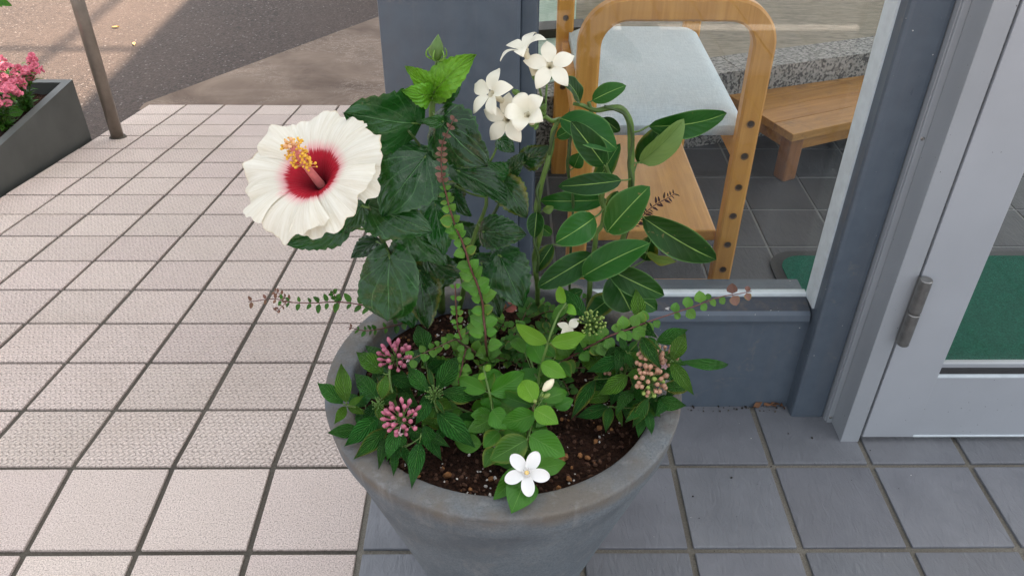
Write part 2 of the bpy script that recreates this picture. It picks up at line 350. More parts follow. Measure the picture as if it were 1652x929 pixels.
    c = n.mix(n.rng(f, .34, .66), (.102, .124, .140), (.188, .215, .234)); c = n.mix(n.rng(g, .38, .62, 0, .75), c, (.105, .120, .137)); c = n.mix(n.rng(n.noise(ob, 34, 4, .6), .55, .75, 0, .5), c, (.22, .225, .22))
    c = n.mix(n.m('MULTIPLY', n.rng(n.noise(ob, 16, 4), .28, .55, 0, .8), n.rng(z, .327, .343)), c, (.145, .120, .090))      # earth splashed on the rim
    sc_ = n.noise(n.map(ob, (6, 6, 60)), 2.2, 3, .6, 1); c = n.mix(n.rng(sc_, .70, .73, 0, .4), c, (.09, .095, .10))
    st_ = n.noise(n.map(ob, (26, 26, 2.2)), 2.2, 4, .65); c = n.mix(n.rng(st_, .56, .72, 0, .45), c, (.26, .265, .26))
    c = n.mix(n.m('MULTIPLY', n.rng(n.noise(ob, 7, 4, .6), .52, .66), .5), c, (.072, .084, .096))
    ln_ = n.noise(n.map(ob, (9, 9, 30)), 3, 3, .5, 2.0); c = n.mix(n.rng(n.m('ABSOLUTE', n.m('SUBTRACT', ln_, .5)), .006, .0, 0, .5), c, (.06, .066, .07))
    c = n.mix(n.rng(n.vor(ob, 300), .06, .03, 0, .6), c, (.40, .40, .40))
    MT['pot_stone'] = n.fin(c, .78, n.bump(n.m('ADD', f, n.m('MULTIPLY', g, .6)), .7, .0014), .3)
    n = NT('soil'); ob = n.co('Object'); f = n.noise(ob, 260, 4, .75); g = n.noise(ob, 60, 3); c = n.mix(n.rng(f, .35, .7), (.007, .0035, .0022), (.062, .028, .016)); c = n.mix(n.rng(g, .55, .75, 0, .6), c, (.045, .018, .010)); MT['soil'] = n.fin(c, .95, n.bump(f, 1, .006), .15)
    MT['perlite'] = mat_plain('perlite', (.62, .58, .52), .8, .25, 300, .6); MT['pumice'] = mat_plain('pumice', (.26, .115, .04), .85, .4, 300, .7); MT['bark'] = mat_plain('bark', (.075, .034, .018), .9, .5, 300, .7)
    n = NT('planter'); ob = n.co('Object'); g = n.noise(ob, 9, 4); c = n.mix(n.rng(g, .3, .7), (.066, .072, .066), (.092, .098, .090)); MT['planter'] = n.fin(c, .5, n.bump(n.noise(ob, 200, 3), .15, .001), .4)
    # -- leaves
    MT['hib'] = mat_leaf('hib', (.0078, .050, .0058), (.060, .160, .050), 4, .8, .030, .035, .23, .6, .05, .6, val=.5, bdist=.0025, spec=.45, crinkle=.7, relief=.25, palm=True, edge=(.02, .08, .012))
    MT['hib_young'] = mat_leaf('hib_young', (.095, .25, .014), (.20, .38, .06), 5, .6, .03, .06, .36, .9, .16, .5, val=.15, bdist=.0035, spec=.38, crinkle=1.3, relief=.35)
    MT['ste'] = mat_leaf('ste', (.0095, .058, .0045), (.22, .36, .085), 7, .3, .042, .02, .40, .25, .05, .14, val=.5, edge=(.09, .20, .05), bdist=.001, spec=.24)
    MT['ste_under'] = mat_leaf('ste_under', (.14, .23, .055), (.06, .13, .025), 7, .5, .03, .05, .45, .25, .12, .4, spec=.3)
    MT['wri_young'] = mat_leaf('wri_young', (.10, .24, .012), (.17, .32, .05), 8, .5, .03, .05, .42, .3, .14, .25, val=.2, spec=.3)
    MT['wri'] = mat_leaf('wri', (.032, .128, .006), (.10, .23, .035), 8, .5, .03, .05, .42, .3, .12, .25, val=.35, spec=.3)
    MT['pen'] = mat_leaf('pen', (.028, .140, .015), (.12, .32, .06), 7, .55, .05, .10, .42, 1, .08, .2, val=.4, bdist=.0035, spec=.3, stripe=1)
    MT['pen_young'] = mat_leaf('pen_young', (.075, .21, .016), (.17, .34, .075), 7, .55, .05, .10, .46, 1, .14, .2, bdist=.003, spec=.3, stripe=.9)
    MT['cre'] = mat_leaf('cre', (.075, .195, .022), (.13, .23, .08), 4, .6, .03, .05, .45, .3, .14, .2, val=.3, spec=.3)
    MT['cre_dark'] = mat_leaf('cre_dark', (.030, .110, .010), (.06, .13, .03), 4, .6, .03, .05, .45, .3, .1, .2, val=.35, spec=.3)
    MT['cre_red'] = mat_leaf('cre_red', (.17, .085, .065), (.22, .12, .09), 4, .6, .03, .05, .45, .3, .14, .2, val=.35, spec=.3)
    MT['cre_maroon'] = mat_leaf('cre_maroon', (.045, .016, .016), (.06, .02, .02), 4, .6, .03, .05, .45, .3, .05, .2, spec=.3)
    MT['cre_pink'] = mat_leaf('cre_pink', (.36, .12, .10), (.40, .16, .13), 4, .6, .03, .05, .45, .3, .14, .2, val=.3, spec=.3)
    MT['snap'] = mat_leaf('snap', (.065, .20, .022), (.12, .26, .06), 5, .5, .05, .05, .45, .3, .14, .2, val=.3, spec=.3)
    MT['stem_g'] = mat_plain('stem_g', (.095, .17, .035), .45, .25, 90); MT['stem_d'] = mat_plain('stem_d', (.045, .085, .022), .45, .3, 90)
    MT['stem_b'] = mat_plain('stem_b', (.13, .085, .045), .6, .3, 120, .4); MT['stem_r'] = mat_plain('stem_r', (.12, .045, .035), .5, .3, 120)
    # -- flowers
    n = NT('hib_petal'); uv = n.n('ShaderNodeUVMap').outputs[0]; x, y, z = n.xyz(uv); ob = n.co('Object')
    st = n.noise(n.map(uv, (34, 1.2, 1)), 1.6, 4, .6)
    edge = n.m('ADD', y, n.m('MULTIPLY', n.m('SUBTRACT', st, .5), .22))
    red = n.rng(edge, .385, .345); pink = n.rng(edge, .54, .37)
    c = n.mix(n.rng(st, .3, .7), (.74, .69, .55), (.86, .83, .72)); c = n.mix(n.m('MULTIPLY', n.m('POWER', pink, 1.6), .75), c, (.80, .20, .26))
    rc = n.mix(n.rng(y, .05, .28), (.12, .0008, .006), (.44, .003, .020)); c = n.mix(red, c, rc)
    c = n.mix(n.rng(n.m('ADD', y, n.m('MULTIPLY', n.noise(ob, 60, 2), .06)), 1.01, 1.035, 0, .6), c, (.62, .45, .18))
    h = n.m('ADD', st, n.m('MULTIPLY', n.noise(n.map(uv, (14, 3, 1)), 2, 2), .7)); n.fin(c, .5, n.bump(h, .55, .0018), .3)
    tr = n.n('ShaderNodeBsdfTranslucent'); n.put(tr.inputs[0], c); ms = n.n('ShaderNodeMixShader'); ms.inputs[0].default_value = .22
    n.l(n.bsdf.outputs[0], ms.inputs[1]); n.l(tr.outputs[0], ms.inputs[2]); n.l(ms.outputs[0], n.out.inputs[0]); MT['hib_petal'] = n.mat
    MT['column'] = mat_plain('column', (.70, .22, .20), .45, .2, 60, .1, .4, 0, .001, .1); MT['column_top'] = mat_plain('column_top', (.80, .45, .22), .45, .1)
    MT['anther'] = mat_plain('anther', (.85, .46, .05), .6, .3, 300, .4)
    MT['ste_petal'] = mat_plain('ste_petal', (.80, .765, .62), .38, .06, 40, .12, .4, 0, .001, .12); MT['ste_tube'] = mat_plain('ste_tube', (.66, .60, .42), .42, .12, 40, .1, .4, 0, .001, .08)
    MT['wri_petal'] = mat_plain('wri_petal', (.84, .83, .80), .45, .04, 40, .2, .4, 0, .001, .15); MT['wri_eye'] = mat_plain('wri_eye', (.72, .52, .20), .6, .25, 400, .4); MT['wri_bud'] = mat_plain('wri_bud', (.78, .72, .50), .4, .06, 40)
    MT['pen_bud'] = mat_plain('pen_bud', (.42, .125, .18), .45, .35, 55, .2); MT['pen_bud_p'] = mat_plain('pen_bud_p', (.43, .24, .155), .45, .3, 55, .2); MT['pen_bud_g'] = mat_plain('pen_bud_g', (.24, .33, .075), .45, .25, 90, .2)
    MT['pen_star'] = mat_plain('pen_star', (.78, .52, .58), .45, .1)
    MT['calyx'] = mat_plain('calyx', (.10, .19, .04), .45, .2); MT['snap_pink'] = mat_plain('snap_pink', (.82, .22, .30), .5, .3, 50, .2, .3, 0, .001, .15)
    MT['dry_leaf'] = mat_plain('dry_leaf', (.16, .075, .035), .8, .4, 120, .5); MT['debris'] = mat_plain('debris', (.02, .016, .012), .8, .4, 200, .5); MT['speck'] = mat_plain('speck', (.7, .68, .62), .8)
build_materials()
rnd = random.Random(11)

# ------------------------------------------------------------------ ground, road, ramp, platforms
GZ = -.402
def sheet(name, x0, x1, y0, y1, z, m, nx=1, ny=1):
    b = MB(); b.grid(lambda u, v: V((x0+(x1-x0)*(u*.5+.5), y0+(y1-y0)*v, z)), nx, ny); return b.build(name, m)
tag(sheet('asphalt_road', -90, 90, -90, 90, GZ, MT['asphalt']), kind='structure')
b = MB(); p = [PZ(240, 170, GZ), PZ(420, 95, GZ), PZ(610, 30, GZ)]; d = (p[2]-p[0]).normalized()
far = p[0] + d*9
b.add([(p[0].x, p[0].y, GZ+.004), (-.14, p[0].y, GZ+.004), (-.14, far.y, GZ+.004), (far.x, far.y, GZ+.004)], [(0, 1, 2, 3)])
b.v[2] = V((max(far.x, -.14), far.y, GZ+.004)); b.v[3] = V((p[0]+d*1.6)); b.v[3].z = GZ+.004
b.v = [V((p[0].x-.02, p[0].y-.05, GZ+.004)), V((-.14, p[0].y-.05, GZ+.004)), V((-.14, p[0].y+(-.14-p[0].x)*d.y/d.x, GZ+.004)), V((p[0].x-.02, p[0].y+.01, GZ+.004))]
tag(b.build('concrete_apron', MT['slab']), kind='structure')
NR = 15; LX = GX-8*PITCHT; cR, sR = math.cos(RAMP), math.sin(RAMP)
def rp(j, dz=0): return (j*PITCHT*cR + dz*sR, -j*PITCHT*sR + dz*cR)
b = MB(); y1, z1 = rp(NR); z0_ = GZ-.05
dzg = -.0045
ya, za = rp(0, dzg); yb, zb = rp(NR, dzg)
b.add([(LX, 0, za), (-.143, 0, za), (-.143, yb, zb), (LX, yb, zb), (LX, 0, z0_), (-.143, 0, z0_), (-.143, yb, z0_), (LX, yb, z0_)], [(0, 1, 2, 3), (0, 3, 7, 4), (3, 2, 6, 7), (1, 5, 6, 2), (0, 4, 5, 1)])
ramp = tag(b.build('entrance_ramp', MT['grout']), kind='structure')
def tile_mesh(name, m, sx=.1405, sy=.1405, t=.012):
    sx, sy = sx+.001, sy+.001; q = MB(); q.box(-sx/2, sx/2, -sy/2, sy/2, -t, 0, ch=.0016); return q.mesh(name, m)
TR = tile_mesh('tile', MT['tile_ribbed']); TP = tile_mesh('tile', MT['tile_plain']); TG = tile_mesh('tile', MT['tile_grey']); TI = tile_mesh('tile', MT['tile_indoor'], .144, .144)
def put(me, par, loc, rx=0, rz=0, sc=(1, 1, 1)):
    o = link('tile', me, par); o.location = loc; o.rotation_euler = (rx, 0, rz); o.scale = sc; return o
for j in range(NR):
    for i in range(8):
        y, z = rp(j+.5, rnd.uniform(-.0006, .0006)); put(TR, ramp, (GX-(i+.5)*PITCHT+rnd.uniform(-.0006, .0006), y+rnd.uniform(-.0005, .0005), z), -RAMP+rnd.uniform(-.002, .002), rnd.uniform(-.003, .003))
# level landing: grey tiles by the door, pale tiles beside them
b = MB(); b.box(LX, GX-.004, -2.25, -.0005, GZ-.05, -.0045); land = tag(b.build('tiled_landing', MT['grout']), kind='structure')
b = MB(); b.box(GX-.004, 3.2, -2.25, .30, GZ-.05, -.0045); porch = tag(b.build('entrance_porch', MT['grout_grey']), kind='structure')
for j in range(15):
    for i in range(8): put(TP, land, (GX-(i+.5)*PITCHT, -(j+.5)*PITCHT, rnd.uniform(-.0006, .0004)), rnd.uniform(-.002, .002), rnd.uniform(-.003, .003))
for j in range(-1, 15):
    for i in range(16):
        if j == -1:
            put(TG, porch, (GX+(i+.5)*PITCHT, .065, rnd.uniform(-.0006, .0004)), 0, 0, (1, .87, 1))
        else: put(TG, porch, (GX+(i+.5)*PITCHT+rnd.uniform(-.0007, .0007), -(j+.5)*PITCHT, rnd.uniform(-.0006, .0004)), rnd.uniform(-.002, .002), rnd.uniform(-.004, .004))
for xa, xb in ((.54, 1.235), (.38, .41)): b = MB(); b.box(xa, xb, -1.675, -1.615, 0, .0012); tag(b.build('painted_line', MT['white_line']), kind='structure')
# indoor floor
b = MB(); b.box(-.10, 3.2, .301, 4.0, -.30, -.0015); indoor = tag(b.build('indoor_floor', MT['grout_in']), kind='structure')
for j in range(1, 9):
    for i in range(1, 17): 
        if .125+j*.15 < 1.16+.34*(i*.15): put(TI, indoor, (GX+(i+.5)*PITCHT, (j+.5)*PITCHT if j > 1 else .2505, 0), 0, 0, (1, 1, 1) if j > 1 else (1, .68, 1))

# ------------------------------------------------------------------ the shop building
bld = thing('shop_building', (0, .126, 0), 'shop front with grey painted steel column, glazed window and aluminium door', 'building')
Rf = 3.32
b = MB(); b.box(-.145, .022, .126, .30, -.395, 3.0, ch=.004); b.build('corner_column', MT['paint'], bld)
b = MB(); b.box(.0225, .0425, .145, .26, -.02, 2.4, ch=.002); b.build('window_jamb', MT['paint'], bld)
b = MB(); b.box(.0426, .0446, .152, .17, .2080, 2.35); b.build('glazing_strip', MT['paint'], bld)
b = MB(); b.box(.0228, .486, .126, .20, -.004, .176, ch=.003); b.build('base_panel', MT['paint'], bld)
b = MB()                                                           # sill: rounded nose above the panel, sloping weathered ledge
prof = [(.130, .172), (.1225, .1745), (.1205, .181), (.1225, .190), (.128, .1945), (.153, .2015), (.20, .2015), (.20, .172)]
n_ = len(prof); b.add([(x, y, z) for x in (.0425, .4604) for y, z in prof], [(i, (i+1) % n_, n_+(i+1) % n_, n_+i) for i in range(n_)] + [tuple(range(n_))[::-1], tuple(range(n_, 2*n_))])
b.m = [1 if i == 4 else 0 for i in range(len(b.f))]
b.build('window_sill', [MT['paint'], MT['peeling']], bld)
b = MB(); b.box(.0425, .4604, .1535, .166, .2018, .2075, ch=.001); b.build('pale_strip', MT['putty'], bld)
b = MB(); b.box(.4636, .516, .1005, .166, -.004, 2.4, ch=.006); b.build('window_post', MT['paint'], bld)
b = MB(); b.box(.4606, .4635, .1245, .1590, .2020, 2.35); b.build('pale_strip', MT['putty'], bld)  # pale strip over the post's reveal face
b = MB(); b.box(.0447, .4634, .1600, .1645, .2078, 2.37); b.build('window_pane', MT['glass'], bld)
b = MB(); b.box(.0426, .4634, .14, .20, 2.372, 2.42); b.build('window_head', MT['paint'], bld)
# aluminium door frame: thin return with a screw, deeper box in front
df = MB(); df.box(.5162, .5275, .0925, .13, -.001, 2.3, ch=.001); dfo = df.build('door_frame', MT['alu'], bld)
b = MB(); b.box(.5263, .5548, .0475, .14, -.001, 2.3, ch=.0015); b.build('frame_post', MT['alu'], dfo)
b = MB(); b.box(.5178, .5262, .0885, .0922, .0, .006, ch=.0008); b.box(.5172, .5262, .088, .0924, .0061, 2.29, ch=.001); b.build('cover_strip', MT['alu'], dfo)
b = MB(); b.lathe([(0, .0012), (.0018, .001), (.0026, 0), (.0026, -.002)], 12, (.5215, .0878, .012), axis=(0, -1, 0)); b.build('screw', MT['steel'], dfo)
sp = PY(1469, 224, .088); b = MB(); b.lathe([(0, .0004), (.0014, .001), (.0026, .0004), (.0026, -.002)], 12, (.5215, .0878, sp.z), axis=(0, -1, 0)); b.build('screw', MT['steel'], dfo)
b = MB(); b.box(.5163, 1.5, .0476, .14, 2.3005, 2.42); b.build('frame_head', MT['alu'], dfo)
b = MB(); b.box(1.46, 1.50, .0476, .14, -.001, 2.3); b.build('frame_post', MT['alu'], dfo)
door = MB(); door.box(.5572, .6355, .0455, .085, .012, 2.28, ch=.0012); dro = door.build('door', MT['alu_leaf'], bld); dro['label'] = 'aluminium glazed door leaf with wide bottom rail'
b = MB(); b.box(.6357, 1.372, .0478, .084, .0145, .133, ch=.0012); b.build('bottom_rail', MT['alu_leaf'], dro)
b = MB(); b.box(.6357, 1.372, .0470, .080, .1332, .1365, ch=.0006); b.build('rail_cap', MT['putty'], dro)
b = MB(); b.box(.6357, 1.372, .0462, .080, .0112, .0142, ch=.0005); b.build('drip_edge', MT['putty'], dro)
b = MB(); b.box(.6357, 1.372, .052, .060, .1367, .1445); b.build('gasket', MT['gasket'], dro)
b = MB(); b.box(.6357, 1.372, .0565, .066, .1447, .1525, ch=.0006); b.build('glazing_bead', MT['alu_leaf'], dro)
b = MB(); b.box(.6356, 1.372, .0605, .0650, .1526, 2.2); b.build('door_pane', MT['glass'], dro)
b = MB(); b.box(1.372, 1.456, .0455, .085, .012, 2.28, ch=.0012); b.build('stile', MT['alu_leaf'], dro)
b = MB(); b.box(.6357, 1.3718, .0456, .085, 2.2, 2.28); b.build('top_rail', MT['alu_leaf'], dro)
b = MB(); hx, hy = .5595, .0365
for z0, z1 in ((.207, .2615), (.2655, .318)): b.lathe([(0, z0), (.0075, z0), (.0082, z0+.001), (.0082, z1-.001), (.0075, z1), (0, z1)], 20, (hx, hy, 0))
b.lathe([(.0068, .2612), (.0068, .2658)], 20, (hx, hy, 0)); b.lathe([(.0088, .2622), (.0088, .2634)], 20, (hx, hy, 0)); b.box(.5535, .5565, .037, .0465, .208, .317)
b.build('hinge', MT['steel'], dro, smooth=False)
# upper wall, roof, side and back walls of the building
b = MB(); b.box(.023, 3.2, .127, .30, 2.4205, Rf-.02); b.build('upper_wall', MT['paint'], bld)
b = MB(); b.box(1.502, 3.2, .10, .20, -.004, .2); b.build('front_wall', MT['paint'], bld)
b = MB(); b.box(1.502, 3.2, .16, .165, .201, 2.419); b.build('window_pane', MT['glass'], bld)  # pane out of view, added to let more sky light indoors
b = MB(); b.box(-.145, 3.3, .12, 6.0, 2.9, Rf); b.build('roof', MT['plaster'], bld)
b = MB(); b.box(-.143, -.02, .302, 6.0, GZ-.02, 2.898); b.build('side_wall', MT['plaster'], bld)
b = MB(); b.box(-.0195, 3.2, 3.9, 4.0, 0, .2); b.build('back_wall', MT['plaster'], bld)  # unseen wall, kept low so the opening above lights the room
b = MB(); b.box(-.0195, 3.2, 3.9, 4.0, 2.5, 2.898); b.build('back_lintel', MT['plaster'], bld)
b = MB(); b.box(-.0195, 3.2, 3.945, 3.95, .201, 2.499); b.build('added_back_window', MT['glass'], bld)  # unseen glazing added so sky light reaches the dim interior
b = MB(); b.box(3.1, 3.2, .302, 3.898, 0, .12); b.build('end_wall', MT['plaster'], bld)
b = MB(); b.box(3.1, 3.2, .302, 3.898, 2.5, 2.898); b.build('end_lintel', MT['plaster'], bld)
b = MB(); b.box(3.15, 3.155, .302, 3.898, .121, 2.499); b.build('added_end_window', MT['glass'], bld)  # second unseen pane, added to brighten the room from the side
b = MB(); b.box(-.0195, 3.098, .302, 3.898, 2.62, 2.66); b.build('ceiling', MT['plaster'], bld)
# unseen rail and bar, added to throw the two shadow stripes on the road
rl = thing('shadow_rail', (-.145+.03, 4.0, Rf), 'unseen steel rail and bar added to cast shadow stripes on the road', 'rail')
b = MB(); b.tube([(-.115, .4, 4.29), (-.115, 5.9, 4.29)], .024, 10); b.build('rail', MT['steel'], rl)
b = MB(); b.tube([(.35, 4.755, 4.29), (-.75, 4.755, 4.29)], .022, 10); b.build('shadow_bar', MT['steel'], rl)
for y in (.5, 2.6, 5.8): b = MB(); b.tube([(-.115, y, Rf-.01), (-.115, y, 4.29)], .02, 8); b.build('post', MT['steel'], rl)

# ------------------------------------------------------------------ indoors: kerb, raised floor, mat, chair, step stool
ang = math.atan(.339); ux, uy = math.cos(ang), math.sin(ang); HK = .19; p0 = V((.099, .927, 0))
def kq(s, t, z): return V((p0.x + ux*s - uy*t, p0.y + uy*s + ux*t, z))
def kbox(b, s0, s1, t0, t1, z0, z1): 
    vs = [kq(s, t, z) for z in (z0, z1) for t in (t0, t1) for s in (s0, s1)]
    b.add(vs, [(0, 2, 3, 1), (4, 5, 7, 6), (0, 1, 5, 4), (2, 6, 7, 3), (0, 4, 6, 2), (1, 3, 7, 5)])
def kline(x): return p0.y + (x-p0.x)*uy/ux + .1005/ux
pl_ = [(-.018, kline(-.018)), (3.09, kline(3.09)), (3.09, 3.895), (-.018, 3.895)]
b = MB(); b.add([(x, y, 0.0) for x, y in pl_]+[(x, y, HK-.003) for x, y in pl_], [(3, 2, 1, 0), (4, 5, 6, 7)]+[(i, (i+1) % 4, 4+(i+1) % 4, 4+i) for i in range(4)]); rf = tag(b.build('raised_floor', MT['beige_stone']), kind='structure')
for k in range(5): b = MB(); kbox(b, -.085+.6*k, -.085+.6*k+.598, 0, .10, 0, HK); b.build('granite_kerb', MT['granite'], rf)
def zK(px, py): return PZ(px, py, HK)
b = MB(); A = [PZ(858, 138, HK), PZ(924, 128, HK), PZ(930, 2, HK), PZ(848, 2, HK)]
b.add([q+V((0, 0, .002)) for q in A] + [q-V((0, 0, .003)) for q in A], [(0, 1, 2, 3), (0, 4, 5, 1), (1, 5, 6, 2), (2, 6, 7, 3), (3, 7, 4, 0)])
tag(b.build('reflection_sheet', MT['reflection_green']), 'pale green painted reflection on the raised stone floor behind the chair', 'reflection')  # greenish reflection put into the colour of a flat sheet
A = PZ(858, 46, HK+.02); B_ = PZ(945, 40, HK+.02); dd = (B_-A).normalized(); ee = V((-dd.y, dd.x, 0))
b = MB(); vs = [A+dd*s+ee*t+V((0, 0, z)) for z in (-.018, .006) for t in (-.035, .03) for s in (-.06, (B_-A).length)]
b.add(vs, [(0, 2, 3, 1), (4, 5, 7, 6), (0, 1, 5, 4), (2, 6, 7, 3), (0, 4, 6, 2), (1, 3, 7, 5)])
tag(b.build('dark_batten', MT['dark_wood']), 'dark wooden batten lying on the pale green sheet', 'batten')
# green door mat with black rubber edge, rounded corners
def rrect(x0, x1, y0, y1, r, k=8):
    o = []
    for cx, cy, a0 in ((x1-r, y1-r, 0), (x0+r, y1-r, 90), (x0+r, y0+r, 180), (x1-r, y0+r, 270)):
        for i in range(k+1): a = R_(a0+90*i/k); o.append((cx+r*math.cos(a), cy+r*math.sin(a)))
    return o
mt = thing('door_mat', (1.05, .38, 0), 'dark green carpet mat with black rubber edge inside the door', 'mat')
o1 = rrect(.542, 1.75, .205, .575, .06); o2 = rrect(.563, 1.729, .226, .554, .045); k = len(o1)
b = MB(); b.add([(x, y, .0005) for x, y in o1]+[(x, y, .0045) for x, y in o1]+[(x, y, .0055) for x, y in o2]+[(x, y, .0005) for x, y in o2],
                [(i, (i+1) % k, k+(i+1) % k, k+i) for i in range(k)]+[(k+i, k+(i+1) % k, 2*k+(i+1) % k, 2*k+i) for i in range(k)]+[(2*k+i, 2*k+(i+1) % k, 3*k+(i+1) % k, 3*k+i) for i in range(k)]); b.build('rubber_edge', MT['rubber'], mt)
b = MB(); b.add([(x, y, .0075) for x, y in o2]+[(x, y, .001) for x, y in o2], [tuple(range(k))]+[(i, (i+1) % k, k+(i+1) % k, k+i) for i in range(k)]); b.build('pile', MT['mat_green'], mt)
# chair: two bent-wood loop frames, padded seat, footboard, bottom rail
ch = thing('loop_frame_chair', (.28, .68, 0), 'low beech chair with bent loop sides and pale blue-grey padded seat behind the window', 'chair')
def loop(yc):
    X0, X1, ZT, r, lw, ld = .118, .428, .568, .078, .036, .026
    def path(off):
        o = [(X0+off, 0.0)]
        for i in range(13): a = math.pi - math.pi/2*i/12; o.append((X0+r+(r-off)*math.cos(a), ZT-r+(r-off)*math.sin(a)))
        for i in range(13): a = math.pi/2 - math.pi/2*i/12; o.append((X1-r+(r-off)*math.cos(a), ZT-r+(r-off)*math.sin(a)))
        o.append((X1-off, 0.0)); return o
    a, c = path(0), path(lw); n = len(a); bb = MB(); e = .004
    rings = [(path(e), yc), (path(0), yc+e), (path(0), yc+ld-e), (path(e), yc+ld), (path(lw-e), yc+ld), (path(lw), yc+ld-e), (path(lw), yc+e), (path(lw-e), yc)]
    vs = [V((x, y, z)) for pth, y in rings for x, z in pth]
    fs = [(q*n+i, q*n+i+1, ((q+1) % 8)*n+i+1, ((q+1) % 8)*n+i) for q in range(8) for i in range(n-1)]
    fs += [tuple(q*n for q in range(8)), tuple(q*n+n-1 for q in range(8))[::-1]]
    bb.add(vs, fs); return bb
for yc in (.412, .915):
    fo = loop(yc).build('loop_frame', MT['wood_chair'], ch)
    for (xx, zs) in ((.410, [PY(1180, q, .412).z for q in (200, 252, 302, 348, 394, 434)]), (.136, [PY(930, q, .412).z for q in (240, 300, 380)])):
        for z in (zs if yc < .5 else [PY(1128, 30, .915).z, .30, .22]):
            b = MB(); b.lathe([(0, -.0006), (.0052, -.0006)], 18, (xx, yc, z), m=1, axis=(0, -1, 0)); b.lathe([(.0050, -.0004), (.0068, .0010)], 18, (xx, yc, z), axis=(0, -1, 0))
            b.v = [v+V((0, -.0014, 0)) for v in b.v]; b.build('peg_hole', [MT['hole'], MT['hole_in']], fo)
b = MB()
def seatp(u, v):
    x = .281 + u*.132*(1+.04*v); y = .447 + v*.462
    ed = min(1-abs(u), 1)*.132/.03; ev = min(v, 1-v)*.462/.03
    h = min(1, ed)**.5*min(1, ev)**.5 if ed > 0 and ev > 0 else 0
    return V((x, y, .333 + .034*(.35+.65*h) + .010*math.sin(v*math.pi)*(1-u*u)))
b.grid(seatp, 30, 44)
bo = [(.281-.132, .447), (.281+.132, .447), (.281+.132*1.04, .909), (.281-.132*1.04, .909)]
b.add([(x, y, .333+.034*.35) for x, y in bo]+[(x, y, .327) for x, y in bo], [(0, 4, 5, 1), (1, 5, 6, 2), (2, 6, 7, 3), (3, 7, 4, 0), (7, 6, 5, 4)])
b.build('padded_seat', MT['fabric'], ch, smooth=True)
b = MB(); b.box(.152, .394, .4385, .86, .118, .140, ch=.003); b.build('footboard', MT['wood_shelf'], ch)
b = MB(); b.box(.152, .394, .418, .436, .012, .034, ch=.002); b.build('bottom_rail', MT['wood_shelf'], ch)
b = MB(); b.box(.152, .394, .919, .937, .012, .034, ch=.002); b.build('bottom_rail', MT['wood_shelf'], ch)
for xa in (.13, .396): b = MB(); b.box(xa, xa+.02, .437, .917, .29, .322); b.build('seat_rail', MT['wood_chair'], ch)
# step stool
st = thing('step_stool', (.78, 1.03, 0), 'low wooden step stool of planks with stubby dark-stained legs by the granite kerb', 'stool')
sa = R_(23.5); so = V((.6598, .8623, 0)); sx_ = V((math.cos(sa), math.sin(sa), 0)); sy_ = V((-math.sin(sa), math.cos(sa), 0)); SL, SDp, SH = .44, .272, .13
def sbox(name, s0, s1, t0, t1, z0, z1, m, ch_=.003):
    b = MB(); b.box(s0, s1, t0, t1, z0, z1, ch=ch_); me = b.mesh(name, m); o = link(name, me, st); o.location = so - st.location; o.rotation_euler = (0, 0, sa); return o
for k in range(4): sbox('plank', 0, SL, k*SDp/4+.0008, (k+1)*SDp/4-.0008, SH-.02, SH-rnd.uniform(0, .0008), MT['wood_stool'], .002)
for s in (.008, SL-.046):
    for t in (.008, SDp-.046): sbox('leg', s, s+.038, t, t+.038, 0, SH-.0205, MT['wood_leg'], .006)
for t in (.014, SDp-.028): sbox('apron', .047, SL-.047, t, t+.014, SH-.052, SH-.0205, MT['wood_stool'], .001)
for s in (.014, SL-.028): sbox('apron', s, s+.014, .047, SDp-.047, SH-.052, SH-.0205, MT['wood_stool'], .001)
#PLANTS
# ------------------------------------------------------------------ pot and soil
ZR, PC = .35, V((.0015, -.184, 0)); RO, RI = .189, .161
pot = thing('plant_pot', PC, 'large round tapered grey stone-look flower pot on the porch tiles', 'pot')
b = MB()
pr = [(0, .0), (.080, 0), (.084, .004), (.0925, .03), (.1035, .07), (.117, .115), (.132, .165), (.1475, .215), (.162, .262), (.1725, .297), (.1775, .3135), (.1782, .3150), (.1800, .3165), (.1808, .3182), (.1836, .336), (.1846, .3445), (.1849, .3472), (.1846, .3490), (.1836, .3502), (.182, .3506), (.175, .3510), (.165, .3506), (.1608, .3500), (.1588, .3488), (.1578, .3470), (.1570, .343), (.1560, .330), (.150, .25), (.10, .12), (0, .12)]
b.lathe([(r*1.02, z) for r, z in pr], 128, PC); b.build('pot_body', MT['pot_stone'], pot, smooth=True)
SZ = .322
def soil_z(x, y):
    r = math.hypot(x-PC.x, y-PC.y)/RI
    return SZ + .006*noise.noise(V((x*18, y*18, 3))) + .005*noise.noise(V((x*60, y*60, 1))) + .0035*noise.noise(V((x*170, y*170, 5))) + .003*max(0, r-.7)
b = MB(); nr_, na_ = 44, 120
vs = []; fs = []
for i in range(nr_+1):
    for j in range(na_):
        r = .1600*i/nr_; a = 2*math.pi*j/na_; x, y = PC.x+r*math.cos(a), PC.y+r*math.sin(a); vs.append(V((x, y, soil_z(x, y))))
fs = [(i*na_+j, i*na_+(j+1) % na_, (i+1)*na_+(j+1) % na_, (i+1)*na_+j) for i in range(nr_) for j in range(na_)]
b.add(vs, fs); tag(b.build('potting_soil', MT['soil'], smooth=True), 'dark crumbly potting soil filling the grey pot', 'soil', kind='stuff')
